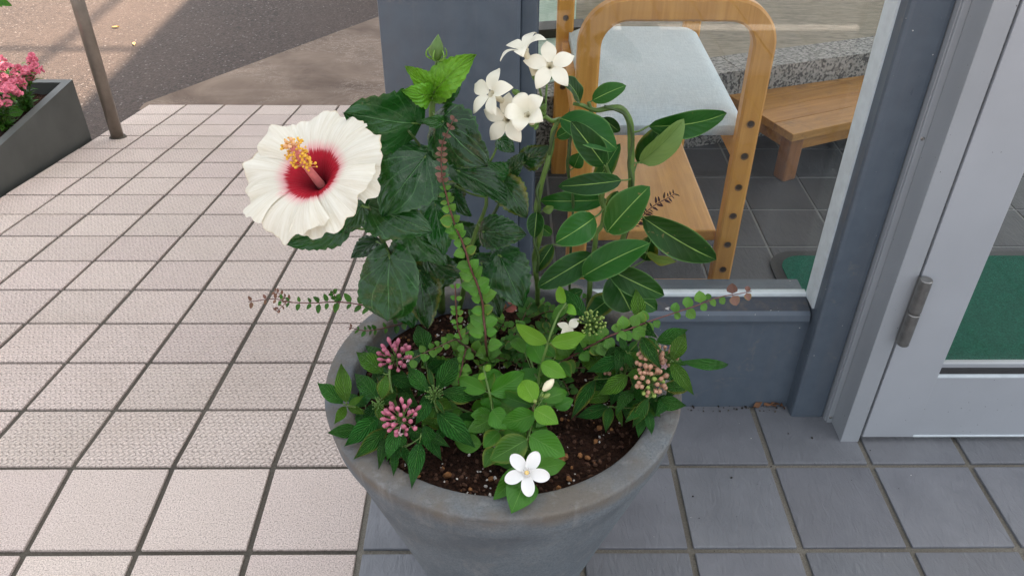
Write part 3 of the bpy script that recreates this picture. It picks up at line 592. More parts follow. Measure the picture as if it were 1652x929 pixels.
def rock(b, c, r, m, rg, sub=1):
    t = bmesh.new(); bmesh.ops.create_icosphere(t, subdivisions=sub, radius=1)
    s = V((rg.uniform(.7, 1.2), rg.uniform(.7, 1.2), rg.uniform(.55, .9)))*r; o = V((rg.random()*50, 0, 0)); q = Quaternion(V((rg.random(), rg.random(), rg.random()+.1)).normalized(), rg.random()*6)
    t.verts.index_update(); b.add([c + q @ V((v.co.x*s.x, v.co.y*s.y, v.co.z*s.z))*(1+.45*noise.noise(v.co*1.6+o)) for v in t.verts], [[v.index for v in f.verts] for f in t.faces], m); t.free()
b = MB(); rg = random.Random(5)
for k in range(1900):
    r = .155*math.sqrt(rg.random()); a = rg.random()*6.2832; x, y = PC.x+r*math.cos(a), PC.y+r*math.sin(a)
    t = rg.random(); cl = noise.noise(V((x*22, y*22, 9)))
    if t < .40: s = rg.uniform(.0007, .0020); m = 0
    elif t < .45: s = rg.uniform(.0008, .0028); m = 1
    else: s = rg.uniform(.001, .003); m = 2
    if m == 0 and (cl < -.05 or x > PC.x+.03) and rg.random() < .75: continue
    rock(b, V((x, y, soil_z(x, y)+s*.35)), s, m, rg)
for k in range(130):
    r = .152*math.sqrt(rg.random()); a = rg.random()*6.2832; x, y = PC.x+r*math.cos(a), PC.y+r*math.sin(a); g = rg.random()*6.28; l = rg.uniform(.003, .009); q = V((x, y, soil_z(x, y)+.0008)); d = V((math.cos(g), math.sin(g), rg.uniform(-.2, .3)))*l
    b.tube([q-d*.5, q+d*.1+V((0, 0, .0004)), q+d*.5], [.0005, rg.uniform(.0006, .0014), .0004], 5, 2)
for px, py, s in ((908, 738, .0052), (948, 738, .003), (961, 712, .003), (722, 766, .0042), (792, 772, .003), (918, 772, .0028), (936, 734, .0032), (990, 760, .003), (967, 690, .003), (901, 787, .0026), (880, 470, .004)):
    q = PZ(px, py, SZ+.002); rock(b, q, s, 1, rg, 2)
tag(b.build('soil_pebbles', [MT['perlite'], MT['pumice'], MT['bark']]), 'white perlite grains and brown pumice pebbles on the potting soil', 'pebbles', kind='stuff')

# ------------------------------------------------------------------ leaves
def wid(kind, v):
    if kind == 'hib': return max(0, math.sin(math.pi*min(1, v**.62)))**.75*(1-.12*v)
    if kind == 'round': return max(0, 1-(2*v-.98)**2)**.5*(1-.08*v)
    if kind == 'ste': return max(0, math.sin(math.pi*min(1, v**.88)))**.62
    if kind == 'wri': return max(0, math.sin(math.pi*v**.82))**.85
    if kind == 'pen': return .92*max(0, math.sin(math.pi*v**.80))**1.2
    if kind == 'cre': return max(0, math.sin(math.pi*v**.72))**.6
    return math.sin(math.pi*v)
DENS = {'hib': (16, 24), 'round': (16, 24), 'ste': (8, 14), 'wri': (8, 14), 'pen': (8, 34), 'cre': (4, 5)}
class Plant:
    def __init__(s, name, px, py, label, cat='plant', z=SZ, group=None, loc=None):
        s.loc = loc or PZ(px, py, z); s.o = thing(name, s.loc, label, cat, group); s.nodes = []; s.rg = random.Random(hash_(name+str(px)))
    def stem(s, pts, r, m, n=7, sm=4, name='stem', attach=True):
        b = MB(); P, Rr = catmull([V(p) for p in pts], r if hasattr(r, '__len__') else [r]*len(pts), sm)
        P = [p + V((noise.noise(p*60), noise.noise(p*60+V((9, 0, 0))), 0))*.0008 for p in P]
        b.tube(P, Rr, n); o = b.build(name, MT[m], s.o, smooth=True)
        if attach: s.nodes += P
        return o
    def near(s, p):
        return min(s.nodes, key=lambda q: (q-p).length + max(0, q.z-p.z)*1.2) if s.nodes else None
    def leaf(s, B, T, wpx, kind, mat, roll=0, arch=.06, fold=.10, wave=.03, pet=None, pm='stem_g', name='leaf', twist=0, side=0, teeth=0, curl=0):
        rg = s.rg; a = T-B; L = a.length; a = a/L; mid = (B+T)/2; toC = (CAM-mid).normalized()
        n = toC - a*toC.dot(a); n = n.normalized() if n.length > .05 else a.orthogonal()
        n = Quaternion(a, R_(roll)) @ n; bs = n.cross(a); W = wpx*m_per_px(mid)/max(.35, math.cos(R_(roll)))
        ph = rg.random()*6.28; fq = rg.uniform(1.2, 2.2); sd = rg.random()*90
        nu, nv = DENS[kind]; b = MB()
        def fn(u, v):
            hw = W/2*wid(kind, v); au = abs(u)
            if teeth: hw *= 1 + teeth*(abs(math.sin(v*math.pi*9+.4*ph))-.5)*au**3
            y = L*v
            if kind in ('hib', 'round'): y -= L*.17*au**1.6*(1-v)**4*(1 if kind == 'hib' else 1.15)
            x = u*hw
            z = fold*abs(x)*(1-.3*v) + arch*L*4*v*(1-v) + wave*W*au*au*math.sin(6.283*fq*v + ph + (1.5 if u > 0 else 0)) - curl*L*max(0, v-.6)**2*4
            if kind in ('hib', 'round'):
                z += .075*W*noise.noise(V((u*1.6+sd, v*2.2, 0))) + .020*W*noise.noise(V((u*4.5+sd, v*6.5, 4))) + .004*W*math.cos(6.283*4*(v-.75*au**.85))*min(1, au*3)*(1-au**3)
                z -= .12*W*au**3*(1-v)
            if kind == 'pen': z += .024*W*math.cos(6.283*9*(v-.42*au))*min(1, au*4)*(1-au**4)
            z += side*x
            if twist:
                t = R_(twist)*v; x, z = x*math.cos(t)-z*math.sin(t), x*math.sin(t)+z*math.cos(t)
            return B + a*y + bs*x + n*z
        b.grid(fn, nu, nv, 0)
        q = pet if pet is not None else s.near(B)
        if q is not None and (q-B).length > .0006:
            r = max(.0005, min(.0016, W*.035)) if kind != 'hib' else .0012
            dq = (B-q); mid_ = q + dq*.5 + V((0, 0, -.08*dq.length))
            b.tube([q, mid_, B, B+a*L*.04 + n*.0004], [r*1.15, r, r*.95, r*.5], 6, 1, smooth=3)
        return b.build(name, [MT[mat], MT[pm]], s.o, smooth=True)
def hash_(t):
    h = 7
    for c in t: h = (h*131+ord(c)) % 1000003
    return h
_cm = {}
def small_mesh(kind, mat, var, ar=.85):
    k = (kind, mat, var, ar)
    if k not in _cm:
        rg = random.Random(hash_(str(k))); b = MB(); f, ac, w0 = rg.uniform(.12, .45), rg.uniform(-.05, .14), ar*rg.uniform(.9, 1.1)
        b.grid(lambda u, v: V((u*w0/2*wid(kind, v), v, f*abs(u)*w0/2*wid(kind, v) + ac*4*v*(1-v))), 4, 5)
        b.tube([(0, -.12, -.03), (0, 0, 0), (0, .1, .01)], [.02, .025, .012], 4, 0); _cm[k] = b.mesh('leaf', MT[mat], True)
    return _cm[k]
def small_leaf(pl, B, d, nrm, L, mat, rg, kind='cre', ar=.9, name='leaf'):
    d = d.normalized(); n = nrm - d*nrm.dot(d); n = n.normalized() if n.length > .05 else d.orthogonal().normalized(); x = d.cross(n)
    M = Matrix(((x.x, d.x, n.x, 0), (x.y, d.y, n.y, 0), (x.z, d.z, n.z, 0), (0, 0, 0, 1)))
    o = link(name, small_mesh(kind, mat, rg.randrange(4), ar), pl.o); o.matrix_local = Matrix.Translation(B + d*L*.1 - pl.loc) @ M @ Matrix.Diagonal((L, L, L, 1)); return o

# ---- hibiscus
hb = Plant('hibiscus', 708, 500, 'hibiscus bush with dark glossy leaves and one large white flower with red centre')
Y0 = -.115
def py(x, y, Y=Y0): return PY(x, y, Y)
hb.stem([PZ(712, 505, SZ-.004), py(709, 440), py(702, 330), py(700, 250), py(697, 190), py(699, 150), py(702, 125), py(705, 97)], [.0052, .0048, .0042, .0038, .0032, .0024, .0016, .0012], 'stem_g', 9)
hb.stem([PZ(690, 512, SZ-.004), py(668, 470, -.14), py(640, 430, -.15), py(622, 398, -.16), py(606, 360, -.165), py(596, 335, -.17)], [.0038, .0034, .003, .0026, .002, .0014], 'stem_d', 8)
hb.stem([PZ(740, 505, SZ-.004), py(752, 450, -.10), py(762, 392, -.10), py(784, 330, -.10), py(782, 290, -.095), py(790, 262, -.09)], [.0034, .003, .0024, .002, .0016, .0012], 'stem_g', 8)
hb.stem([py(762, 392, -.10), py(800, 340, -.09), py(815, 295, -.09), py(828, 262, -.09)], [.002, .0018, .0014, .001], 'stem_d', 7)
hb.stem([py(700, 310), py(660, 330, -.115), py(610, 322, -.13), py(565, 306, -.165), py(530, 300, -.19)], [.0022, .002, .0018, .0016, .002], 'stem_g', 8)
hb.stem([py(692, 262, -.118), py(680, 238, -.135), py(659, 211, -.15)], [.0014, .0012, .0014], 'stem_d', 7, name='cut_shoot', attach=False)
HL = [ # bx by tx ty w Yb Yt roll mat kind arch fold
 (668, 199, 553, 182, 108, -.14, -.165, -14, 'hib', 'hib', .05, .1), (687, 252, 616, 350, 112, -.145, -.185, 10, 'hib', 'hib', .07, .1),
 (593, 332, 697, 374, 84, -.165, -.185, -8, 'hib', 'hib', .06, .12), (583, 332, 557, 377, 40, -.17, -.185, 10, 'hib', 'hib', .05, .2),
 (552, 362, 458, 392, 52, -.16, -.18, -25, 'hib', 'hib', .10, .35), (608, 390, 566, 417, 32, -.15, -.165, 15, 'hib', 'hib', .08, .3),
 (629, 414, 626, 518, 102, -.175, -.20, 4, 'hib', 'round', .05, .06), (676, 436, 690, 530, 66, -.12, -.15, -18, 'hib', 'hib', .06, .15),
 (652, 368, 722, 428, 66, -.145, -.165, -10, 'hib', 'hib', .06, .12), (702, 330, 716, 412, 62, -.125, -.16, 8, 'hib', 'hib', .08, .1),
 (692, 420, 750, 446, 44, -.12, -.14, 8, 'hib', 'hib', .06, .1), (710, 196, 787, 268, 92, -.135, -.165, 6, 'hib', 'hib', .09, .08),
 (714, 196, 678, 195, 22, -.14, -.15, 0, 'hib', 'hib', .08, .2), (738, 276, 840, 338, 46, -.10, -.105, -22, 'hib', 'hib', .10, .3),
 (779, 374, 850, 378, 58, -.13, -.15, -6, 'hib', 'hib', .06, .06), (846, 262, 886, 236, 42, -.085, -.085, 10, 'hib', 'hib', .08, .2),
 (822, 284, 782, 264, 36, -.09, -.095, 0, 'hib', 'hib', .08, .2), (822, 282, 846, 246, 30, -.09, -.09, -10, 'hib', 'hib', .08, .2),
 (811, 292, 850, 352, 56, -.095, -.115, 10, 'hib', 'hib', .10, .1), (776, 424, 806, 512, 66, -.12, -.145, 0, 'hib', 'hib', .05, .1),
 (806, 412, 844, 496, 78, -.115, -.145, 8, 'hib', 'hib', .08, .12), (712, 160, 746, 122, 34, -.11, -.105, 0, 'hib', 'hib', .08, .1),
 (806, 224, 830, 246, 30, -.09, -.10, 0, 'hib', 'hib', .08, .1), (730, 312, 760, 350, 26, -.10, -.11, 30, 'hib', 'hib', .12, .3),
 (768, 398, 738, 356, 50, -.085, -.08, 0, 'hib', 'hib', .06, .1), (720, 420, 700, 470, 54, -.09, -.11, 0, 'hib', 'hib', .06, .1), (742, 440, 770, 396, 50, -.08, -.08, 10, 'hib', 'hib', .06, .1),
 (660, 420, 640, 380, 60, -.11, -.11, 0, 'hib', 'hib', .06, .1), (735, 300, 716, 345, 44, -.085, -.1, 0, 'hib', 'hib', .06, .1), (650, 480, 668, 528, 50, -.11, -.13, 0, 'hib', 'hib', .06, .1),
 (790, 440, 830, 420, 46, -.07, -.07, 0, 'hib', 'hib', .06, .1), (700, 250, 664, 300, 60, -.10, -.11, 0, 'hib', 'hib', .06, .1), (640, 330, 660, 390, 60, -.12, -.13, 0, 'hib', 'hib', .06, .1),
 (701, 148, 768, 88, 56, -.12, -.13, -12, 'hib_young', 'hib', .10, .25), (700, 150, 655, 107, 40, -.12, -.135, 18, 'hib_young', 'hib', .06, .3),
 (692, 154, 648, 146, 44, -.125, -.15, -10, 'hib_young', 'hib', .2, .2), (698, 160, 719, 161, 12, -.13, -.14, 0, 'hib_young', 'hib', .1, .1), (699, 150, 716, 118, 20, -.115, -.11, 20, 'hib_young', 'hib', .1, .3)]
for (bx, by, tx, ty, w_, yb, yt, ro, mt_, kd, ar, fo) in HL:
    hb.leaf(py(bx, by, yb), py(tx, ty, yt), w_, kd, mt_, ro+hb.rg.uniform(-14, 14), ar, fo+.06, .06, teeth=.16 if kd == 'hib' else .05, curl=.02)
# bud
bc = py(703, 97, -.12); bt = py(707, 55, -.12); ax = (bt-bc); bl = ax.length; b = MB()
b.lathe([(.0, 0), (bl*.16, bl*.05), (bl*.26, bl*.25), (bl*.27, bl*.42), (bl*.2, bl*.65), (bl*.09, bl*.85), (0, bl)], 10, bc, axis=ax.normalized())
for i, v in enumerate(b.v): b.v[i] = v
bo_ = b.build('bud', MT['calyx'], hb.o, smooth=True)
for k in range(6):
    g = k*1.047+.3; q = V((0, 0, 1)).rotation_difference(ax.normalized()); o = q @ V((math.cos(g), math.sin(g), 0)); b = MB()
    b.tube([bc+o*bl*.1, bc+o*bl*.36+ax*.14, bc+o*bl*.38+ax*.34, bc+o*bl*.30+ax*.48], [.0006, .0009, .0007, .0003], 5, smooth=3); b.build('bract', MT['hib_young'], bo_, smooth=True)
# flower
FC = py(521, 302, -.197); mp = m_per_px(FC); FR = 122*mp
A = (-FWD*.86 + UPV*.42 - RGT*.25).normalized(); e1 = (RGT - A*RGT.dot(A)).normalized(); e2 = A.cross(e1)
fl = MB(); fl.lathe([(.0, -.12*FR), (.07*FR, -.10*FR), (.085*FR, -.02*FR), (.10*FR, .06*FR)], 14, FC, axis=A); flo = fl.build('flower', MT['calyx'], hb.o, smooth=True); flo['label'] = 'large white hibiscus flower with deep red centre and yellow stamens'
def petal(k, phi0, seed, scale=1, hw=1.02):
    b = MB(); rg = random.Random(seed); p1, p2, p3 = rg.random()*6, rg.random()*6, rg.random()*6
    def fn(u, v):
        s = v*(1 - .12*abs(u)**3.4); ang = phi0 + u*hw*(.66+.34*v**.6)
        s2 = s*scale*(1+.04*math.sin(7*u+p1)*v**3 + .028*math.sin(17*u+p2)*v**5 + .014*math.sin(37*u+p3)*v**8)
        r = FR*(.035 + .95*s2)
        h = FR*(.50*(1-math.exp(-3.2*s)) - .20*s**2.2)
        h += FR*(.055*u*v**2) + FR*v**2.2*(.070*math.sin(3.4*u+p2) + .048*math.sin(8*u+p3+3*v) + .024*math.sin(21*u+p1)*v**2)
        h += FR*.010*math.sin(30*u+p2)*v*(1-v)*1.5 + FR*.03*(1-u*u)*v
        return FC + e1*r*math.cos(ang) + e2*r*math.sin(ang) + A*(h - .02*FR)
    b.grid(fn, 48, 36, uvf=lambda u, v: (u*.5+.5, v*(1-.12*abs(u)**3.4))); o = b.build('petal', MT['hib_petal'], flo, smooth=True)
for k, (dg, sc) in enumerate(((96, 1.02), (24, .98), (-48, .93), (-122, .93), (168, 1.02))): petal(k, R_(dg), 40+k, sc)
b = MB(); c0 = FC + A*.02*FR; bend = UPV*.17*FR
bend = bend - RGT*.10*FR
cp_ = [c0, FC+A*.24*FR+bend*.12, FC+A*.42*FR+bend*.45, FC+A*.62*FR+bend]
b.tube(cp_, [.060*FR, .052*FR, .046*FR, .040*FR], 10, smooth=4); b.build('staminal_column', MT['column'], flo, smooth=True)
b = MB(); rg = random.Random(3); P_, _ = catmull(cp_, [1]*4, 12)
for i in range(120):
    t = rg.uniform(.60, 1); p = P_[min(len(P_)-1, int(t*(len(P_)-1)))]; g = rg.random()*6.283; o = (e1*math.cos(g)+e2*math.sin(g))*1.0 + A*rg.uniform(-.1, .9); o.normalize(); ln = FR*rg.uniform(.08, .16)
    b.tube([p, p+o*ln], [.0003, .00022], 4, 1); rock(b, p+o*ln, FR*rg.uniform(.016, .026), 0, rg)
b.build('anthers', [MT['anther'], MT['column_top']], flo, smooth=True)['kind'] = 'stuff'
for k in range(5):
    g = k*1.256; o = (e1*math.cos(g)+e2*math.sin(g)); p = P_[-1]; b = MB(); q = p+A*FR*.09+o*FR*.06; b.tube([p, p+A*FR*.07+o*FR*.02, q], [.0006, .0005, .0004], 5, 1); rock(b, q, FR*.03, 0, rg, 2); b.build('stigma', [MT['column_top'], MT['column_top']], flo, smooth=True)

# ---- stephanotis
sp_ = Plant('wax_flower_vine', 905, 496, 'twining vine with oval leathery leaves and waxy white trumpet flowers')
YS = -.10
sp_.stem([PZ(868, 500, SZ-.004), py(866, 452, YS), py(862, 418, YS+.005), py(868, 392, YS), py(872, 365, YS-.006), py(865, 337, YS), py(872, 306, YS), py(880, 272, YS-.004), py(889, 240, YS), py(893, 211, YS), py(903, 192, YS)], [.0030, .0029, .003, .0028, .003, .0028, .0028, .0026, .0026, .0024, .002], 'stem_g', 8)
sp_.stem([py(866, 440, YS-.004), py(869, 418, YS-.006), py(862, 390, YS-.005), py(866, 362, YS+.005), py(871, 335, YS-.006), py(867, 306, YS-.004), py(884, 272, YS+.004), py(887, 240, YS-.004), py(898, 205, YS)], .0017, 'stem_d', 7)
sp_.stem([PZ(948, 500, SZ-.004), py(951, 470, YS), py(953, 440, YS), py(960, 393, YS), py(962, 376, YS), py(972, 362, YS), py(975, 340, YS), py(970, 318, YS), py(979, 288, YS), py(983, 285, YS), py(977, 268, YS), py(962, 215, YS), py(954, 180, YS), py(950, 165, YS)], [.0030, .003, .0028, .0028, .003, .0026, .0028, .003, .0026, .0026, .0024, .002, .002, .0018], 'stem_g', 8)
sp_.stem([PZ(972, 498, SZ-.004), py(988, 440, YS+.01), py(1012, 360, YS+.01), py(1018, 300, YS), py(1018, 262, YS), py(1018, 222, YS), py(1016, 195, YS), py(1003, 176, YS), py(985, 174, YS), py(962, 178, YS), py(938, 170, YS), py(925, 168, YS)], [.0030, .003, .003, .0034, .0036, .0036, .0034, .0032, .0028, .0024, .002, .0016], 'stem_g', 9)
sp_.stem([py(1014, 330, YS), py(1020, 296, YS-.005), py(1014, 262, YS-.005), py(1021, 226, YS-.005), py(1012, 190, YS-.006), py(998, 179, YS-.004), py(975, 172, YS-.004)], .0015, 'stem_d', 7)
sp_.stem([py(926, 205, YS), py(920, 228, YS), py(917, 250, YS), py(916, 275, YS+.004), py(925, 330, YS+.01), py(920, 420, YS+.01), PZ(918, 500, SZ-.004)], .0016, 'stem_d', 7)
sp_.stem([py(903, 192, YS), py(890, 195, -.115), py(878, 188, -.122)], [.0022, .0022, .002], 'stem_g', 7, name='peduncle')
SLF = [ # bx by tx ty w Yb Yt roll mat arch fold twist
 (955, 163, 1010, 138, 30, -.10, -.10, -10, 'ste', .06, .2), (1046, 204, 1173, 183, 42, -.09, -.08, 25, 'ste', .13, .1), (1033, 262, 1104, 193, 40, -.10, -.105, 30, 'ste_under', .05, .5),
 (1028, 262, 1078, 198, 36, -.085, -.085, -10, 'ste', .05, .2), (903, 191, 996, 241, 52, -.11, -.12, -20, 'ste', .15, .2), (976, 268, 921, 196, 44, -.125, -.13, 14, 'ste', .06, .2),
 (898, 222, 928, 206, 22, -.095, -.09, 0, 'ste', .05, .1), (1003, 291, 900, 301, 36, -.11, -.11, -14, 'ste', .12, .2), (978, 322, 870, 324, 34, -.085, -.08, -10, 'ste', .08, .15),
 (980, 374, 1047, 301, 58, -.125, -.125, -4, 'ste', .04, .16), (960, 350, 896, 392, 50, -.12, -.14, -16, 'ste', .14, .25), (1036, 350, 1156, 420, 54, -.11, -.12, 8, 'ste', .08, .16),
 (939, 447, 1048, 392, 52, -.125, -.13, -6, 'ste', .05, .2), (982, 434, 1072, 477, 44, -.115, -.135, 10, 'ste', .07, .2), (957, 410, 867, 464, 44, -.10, -.12, -10, 'ste', .05, .2),
 (985, 444, 1018, 502, 64, -.10, -.12, -10, 'ste', .06, .15), (991, 477, 946, 512, 38, -.09, -.11, 10, 'ste', .05, .15), (866, 342, 862, 384, 28, -.105, -.12, 0, 'ste', .08, .5),
 (892, 394, 864, 438, 26, -.09, -.10, 0, 'ste', .06, .3), (870, 364, 890, 379, 18, -.09, -.09, 0, 'ste', .06, .2), (985, 346, 996, 308, 32, -.085, -.08, 0, 'ste', .05, .2),
 (1044, 408, 1092, 422, 16, -.10, -.11, 55, 'ste_under', .05, .2), (1040, 420, 1052, 380, 36, -.08, -.08, 0, 'ste', .05, .2), (926, 271, 936, 247, 26, -.09, -.09, 0, 'ste', .05, .3),
 (972, 190, 1000, 213, 22, -.09, -.09, 0, 'ste', .06, .2), (936, 168, 904, 124, 22, -.10, -.105, 55, 'ste', .10, .3), (1003, 465, 1060, 500, 40, -.085, -.095, 0, 'ste', .05, .2),
 (876, 340, 893, 333, 14, -.10, -.10, 30, 'ste_under', .05, .3), (930, 480, 905, 500, 26, -.08, -.1, 0, 'ste', .05, .2), (915, 480, 940, 468, 20, -.10, -.1, 0, 'ste', .05, .2), (1028, 262, 1048, 242, 24, -.075, -.07, 0, 'ste', .05, .2), (960, 300, 1000, 232, 30, -.075, -.07, 0, 'ste', .05, .2)]
for (bx, by, tx, ty, w_, yb, yt, ro, mt_, ar, fo) in SLF: sp_.leaf(py(bx, by, yb), py(tx, ty, yt), w_, 'ste', mt_, ro+sp_.rg.uniform(-10, 10), ar+sp_.rg.uniform(-.01, .04), fo+sp_.rg.uniform(0, .18), .05, curl=.03)
def trumpet(px, py_, Y, ax, Rpx, spin, open_=.12, tube=1.15, lob=.31):
    C = PY(px, py_, Y); r = Rpx*m_per_px(C); A = (RGT*ax[0] + UPV*ax[1] - FWD*ax[2]).normalized(); x = A.orthogonal().normalized(); y = A.cross(x)
    b = MB(); b.lathe([(.05*r, -tube*r), (.15*r, -tube*r*.98), (.17*r, -tube*r*.8), (.12*r, -tube*r*.45), (.13*r, -.12*r), (.20*r, 0), (.12*r, .0), (.07*r, -.25*r)], 14, C, axis=A)
    o = b.build('trumpet_flower', MT['ste_tube'], sp_.o, smooth=True)
    for k in range(5):
        g = spin + k*1.2566; d0 = x*math.cos(g)+y*math.sin(g); t0 = A.cross(d0); q = MB(); rr = random.Random(hash_(f'{px}{k}')); rec = rr.uniform(.7, 1.3); tw = rr.uniform(-.25, .25)
        def fn(u, v):
            wv = lob*r*(max(0, math.sin(math.pi*(.10+.90*v)**1.0))**.85)
            s = .15*r + v*.92*r; h = .02*r + r*open_*math.sin(v*2.2)*2 - rec*.16*r*v*v
            return C + d0*s + t0*u*wv + A*(h + .14*r*u*u*(.6-v) + tw*u*wv*.6)
        q.grid(fn, 8, 14); q.build('petal', MT['ste_petal'], o, smooth=True)
    q = MB(); q.lathe([(.03*r, -tube*r-.03*r), (.19*r, -tube*r), (.21*r, -tube*r*.9), (.18*r, -tube*r*.82)], 10, C, axis=A); q.build('calyx', MT['calyx'], o, smooth=True)
    e = C - A*(tube*r+.02*r); nd = py(879, 188, -.122)
    sp_.stem([e, e*.5+nd*.5 + V((0, 0, -.002)), nd], [.0012, .0011, .0012], 'stem_g', 6, name='pedicel', attach=False)
trumpet(793, 152, -.135, (-.62, .22, .75), 41, .45, .12, 1.5); trumpet(846, 82, -.125, (-.42, .72, .5), 40, .2, .2, 1.3); trumpet(887, 107, -.13, (.05, .12, 1), 41, 1.35, .08, 1.2)
trumpet(818, 193, -.135, (-.25, -.12, .95), 40, .1, .1, 1.0); trumpet(851, 186, -.15, (-.3, .22, .95), 34, .9, .34, 1.0, .42)
for (px, py_, dx, dy, L_) in ((838, 152, -12, -6, 20), (873, 178, 8, -9, 14), (868, 200, -6, 10, 12)):
    c = py(px, py_, -.125); e = py(px+dx, py_+dy, -.13); l = (e-c).length; b = MB(); b.lathe([(0, 0), (l*.24, l*.15), (l*.3, l*.45), (l*.2, l*.8), (0, l)], 9, c, axis=(e-c).normalized()); b.tube([c, py(879, 188, -.122)], .0009, 6); b.build('bud', MT['calyx'], sp_.o, smooth=True)

# ---- low plants use the height above the soil
def pz(x, y, z): return PZ(x, y, z)
wr = Plant('white_star_bush', 851, 742, 'small bush with bright oval leaves and a white five-petal flower over the pot rim')
wr.stem([pz(850, 742, SZ-.003), pz(851, 712, .352), pz(856, 685, .372), pz(862, 658, .392), pz(866, 648, .397)], [.0019, .0018, .0016, .0014, .001], 'stem_b', 7)
wr.stem([pz(866, 665, SZ), pz(866, 640, .36), pz(870, 605, .385), pz(876, 580, .405), pz(884, 553, .425), pz(892, 528, .44), pz(903, 505, .45), pz(913, 489, .458)], [.0016, .0015, .0014, .0014, .0013, .0012, .001, .0008], 'stem_g', 7)
wr.stem([pz(800, 690, SZ), pz(796, 665, .36), pz(791, 640, .385), pz(786, 618, .395), pz(782, 600, .405), pz(781, 590, .41)], [.0015, .0014, .0013, .0012, .001, .0008], 'stem_g', 7)
wr.stem([pz(780, 720, SZ), pz(785, 705, .345), pz(795, 695, .352)], [.0012, .0011, .001], 'stem_b', 6); wr.stem([pz(840, 775, SZ), pz(846, 768, .352), pz(850, 762, .362)], [.0012, .0012, .001], 'stem_b', 6)
WL = [(883, 553, 832, 523, 26, .427, .435, -8), (888, 553, 946, 539, 28, .427, .43, 10), (876, 587, 856, 553, 32, .40, .40, 0), (872, 586, 914, 608, 28, .402, .395, -12), (790, 634, 848, 600, 38, .388, .395, 10),
 (785, 632, 738, 610, 28, .388, .385, -10), (790, 630, 786, 598, 26, .375, .37, 0), (863, 649, 842, 613, 36, .40, .405, 0), (859, 654, 799, 634, 28, .385, .38, -6), (864, 667, 809, 683, 40, .388, .378, -6), (862, 660, 901, 683, 32, .397, .392, -4),
 (874, 646, 916, 631, 26, .388, .385, 6), (854, 702, 912, 735, 46, .372, .362, -6), (851, 708, 790, 743, 46, .37, .36, 6), (794, 660, 819, 692, 34, .38, .375, 0), (848, 765, 825, 827, 54, .362, .358, 0), (846, 755, 796, 806, 34, .357, .353, 12),
 (858, 754, 913, 746, 30, .357, .352, 0), (801, 722, 781, 754, 28, .352, .346, 0), (790, 690, 750, 672, 24, .35, .345, 0), (777, 716, 733, 713, 32, .35, .348, 0), (805, 696, 780, 722, 28, .355, .35, 0), (792, 640, 790, 662, 34, .37, .36, 0),
 (854, 735, 884, 720, 30, .36, .358, 0), (850, 709, 813, 690, 30, .362, .358, 0), (858, 742, 800, 746, 26, .345, .342, 0), (916, 491, 890, 515, 18, .452, .44, 20), (912, 489, 901, 462, 18, .458, .462, -20), (912, 492, 930, 508, 16, .45, .445, 0), (783, 602, 771, 612, 11, .404, .40, 0), (782, 598, 792, 588, 10, .408, .41, 0),
 (868, 612, 850, 598, 24, .375, .37, 0), (868, 612, 905, 625, 24, .37, .365, 0), (790, 650, 760, 660, 26, .36, .352, 0), (800, 700, 826, 716, 26, .345, .343, 0), (868, 640, 905, 652, 24, .36, .355, 0), (850, 735, 826, 726, 24, .345, .345, 0)]
ew = random.Random(17)
for (cx, cy, zz, n_e) in [(770, 640, .358, 3), (800, 670, .358, 3), (780, 690, .348, 3), (830, 720, .35, 3), (880, 620, .37, 3), (890, 660, .358, 3), (840, 640, .368, 2), (815, 600, .37, 3), (850, 575, .38, 3), (900, 580, .385, 3), (745, 655, .355, 2), (870, 715, .35, 2)]:
    for k in range(n_e):
        g = ew.random()*6.283; L_ = ew.uniform(34, 56); WL.append((cx+6*math.cos(g), cy+6*math.sin(g), cx+L_*math.cos(g), cy+L_*.8*math.sin(g), L_*ew.uniform(.5, .66), zz, zz+ew.uniform(-.006, .006), 0))
for i, (bx, by, tx, ty, w_, zb, zt, ro) in enumerate(WL): wr.leaf(pz(bx, by, zb), pz(tx, ty, zt), w_, 'wri', 'wri_young' if i in (0, 1, 3, 7, 10, 27, 28, 29, 30) else 'wri', ro + wr.rg.uniform(-20, 20), wr.rg.uniform(.03, .13), wr.rg.uniform(.12, .38), .04, curl=wr.rg.uniform(0, .08))
C = pz(850, 762, .379); r = 38*m_per_px(C); A = (-FWD*.95 + UPV*.2 - RGT*.05).normalized(); x = (RGT - A*RGT.dot(A)).normalized(); y = A.cross(x)
b = MB(); b.lathe([(.06*r, -.35*r), (.10*r, -.2*r), (.10*r, 0), (.2*r, .05*r), (.1*r, .12*r), (0, .1*r)], 14, C, axis=A); b.tube([C-A*.35*r, pz(850, 766, .36)], .0009, 6); wf = b.build('star_flower', MT['wri_petal'], wr.o, smooth=True); wf['label'] = 'flat white flower with five rounded petals and yellow eye'
for k, dg in enumerate((128, 58, -14, -88, 196)):
    g = R_(dg); d0 = x*math.cos(g)+y*math.sin(g); t0 = A.cross(d0); q = MB(); rr = random.Random(k)
    def fn(u, v): 
        wv = .29*r*(max(0, math.sin(math.pi*(.12+.88*v**1.25)))**.55)*(1.0 if v > .02 else .6); return C + d0*(.14*r+v*.86*r) + t0*(u*wv+.05*r*v) + A*(.10*r*math.sin(v*2.6) + .06*r*u*u - .03*r*v + .03*r*u)
    q.grid(fn, 10, 22); q.build('petal', MT['wri_petal'], wf, smooth=True)
b = MB(); rg = random.Random(2)
for k in range(34): 
    g = rg.random()*6.28; o = x*math.cos(g)+y*math.sin(g); q = C+o*.07*r+A*.08*r; b.tube([q, q+o*r*rg.uniform(.05, .16)+A*r*rg.uniform(.06, .16)], [.0007, .0003], 4, 1)
b.lathe([(.10*r, .10*r), (.09*r, .20*r), (.04*r, .22*r), (0, .19*r)], 10, C, m=0, axis=A); b.build('fringe', [MT['wri_eye'], MT['wri_petal']], wf, smooth=True)
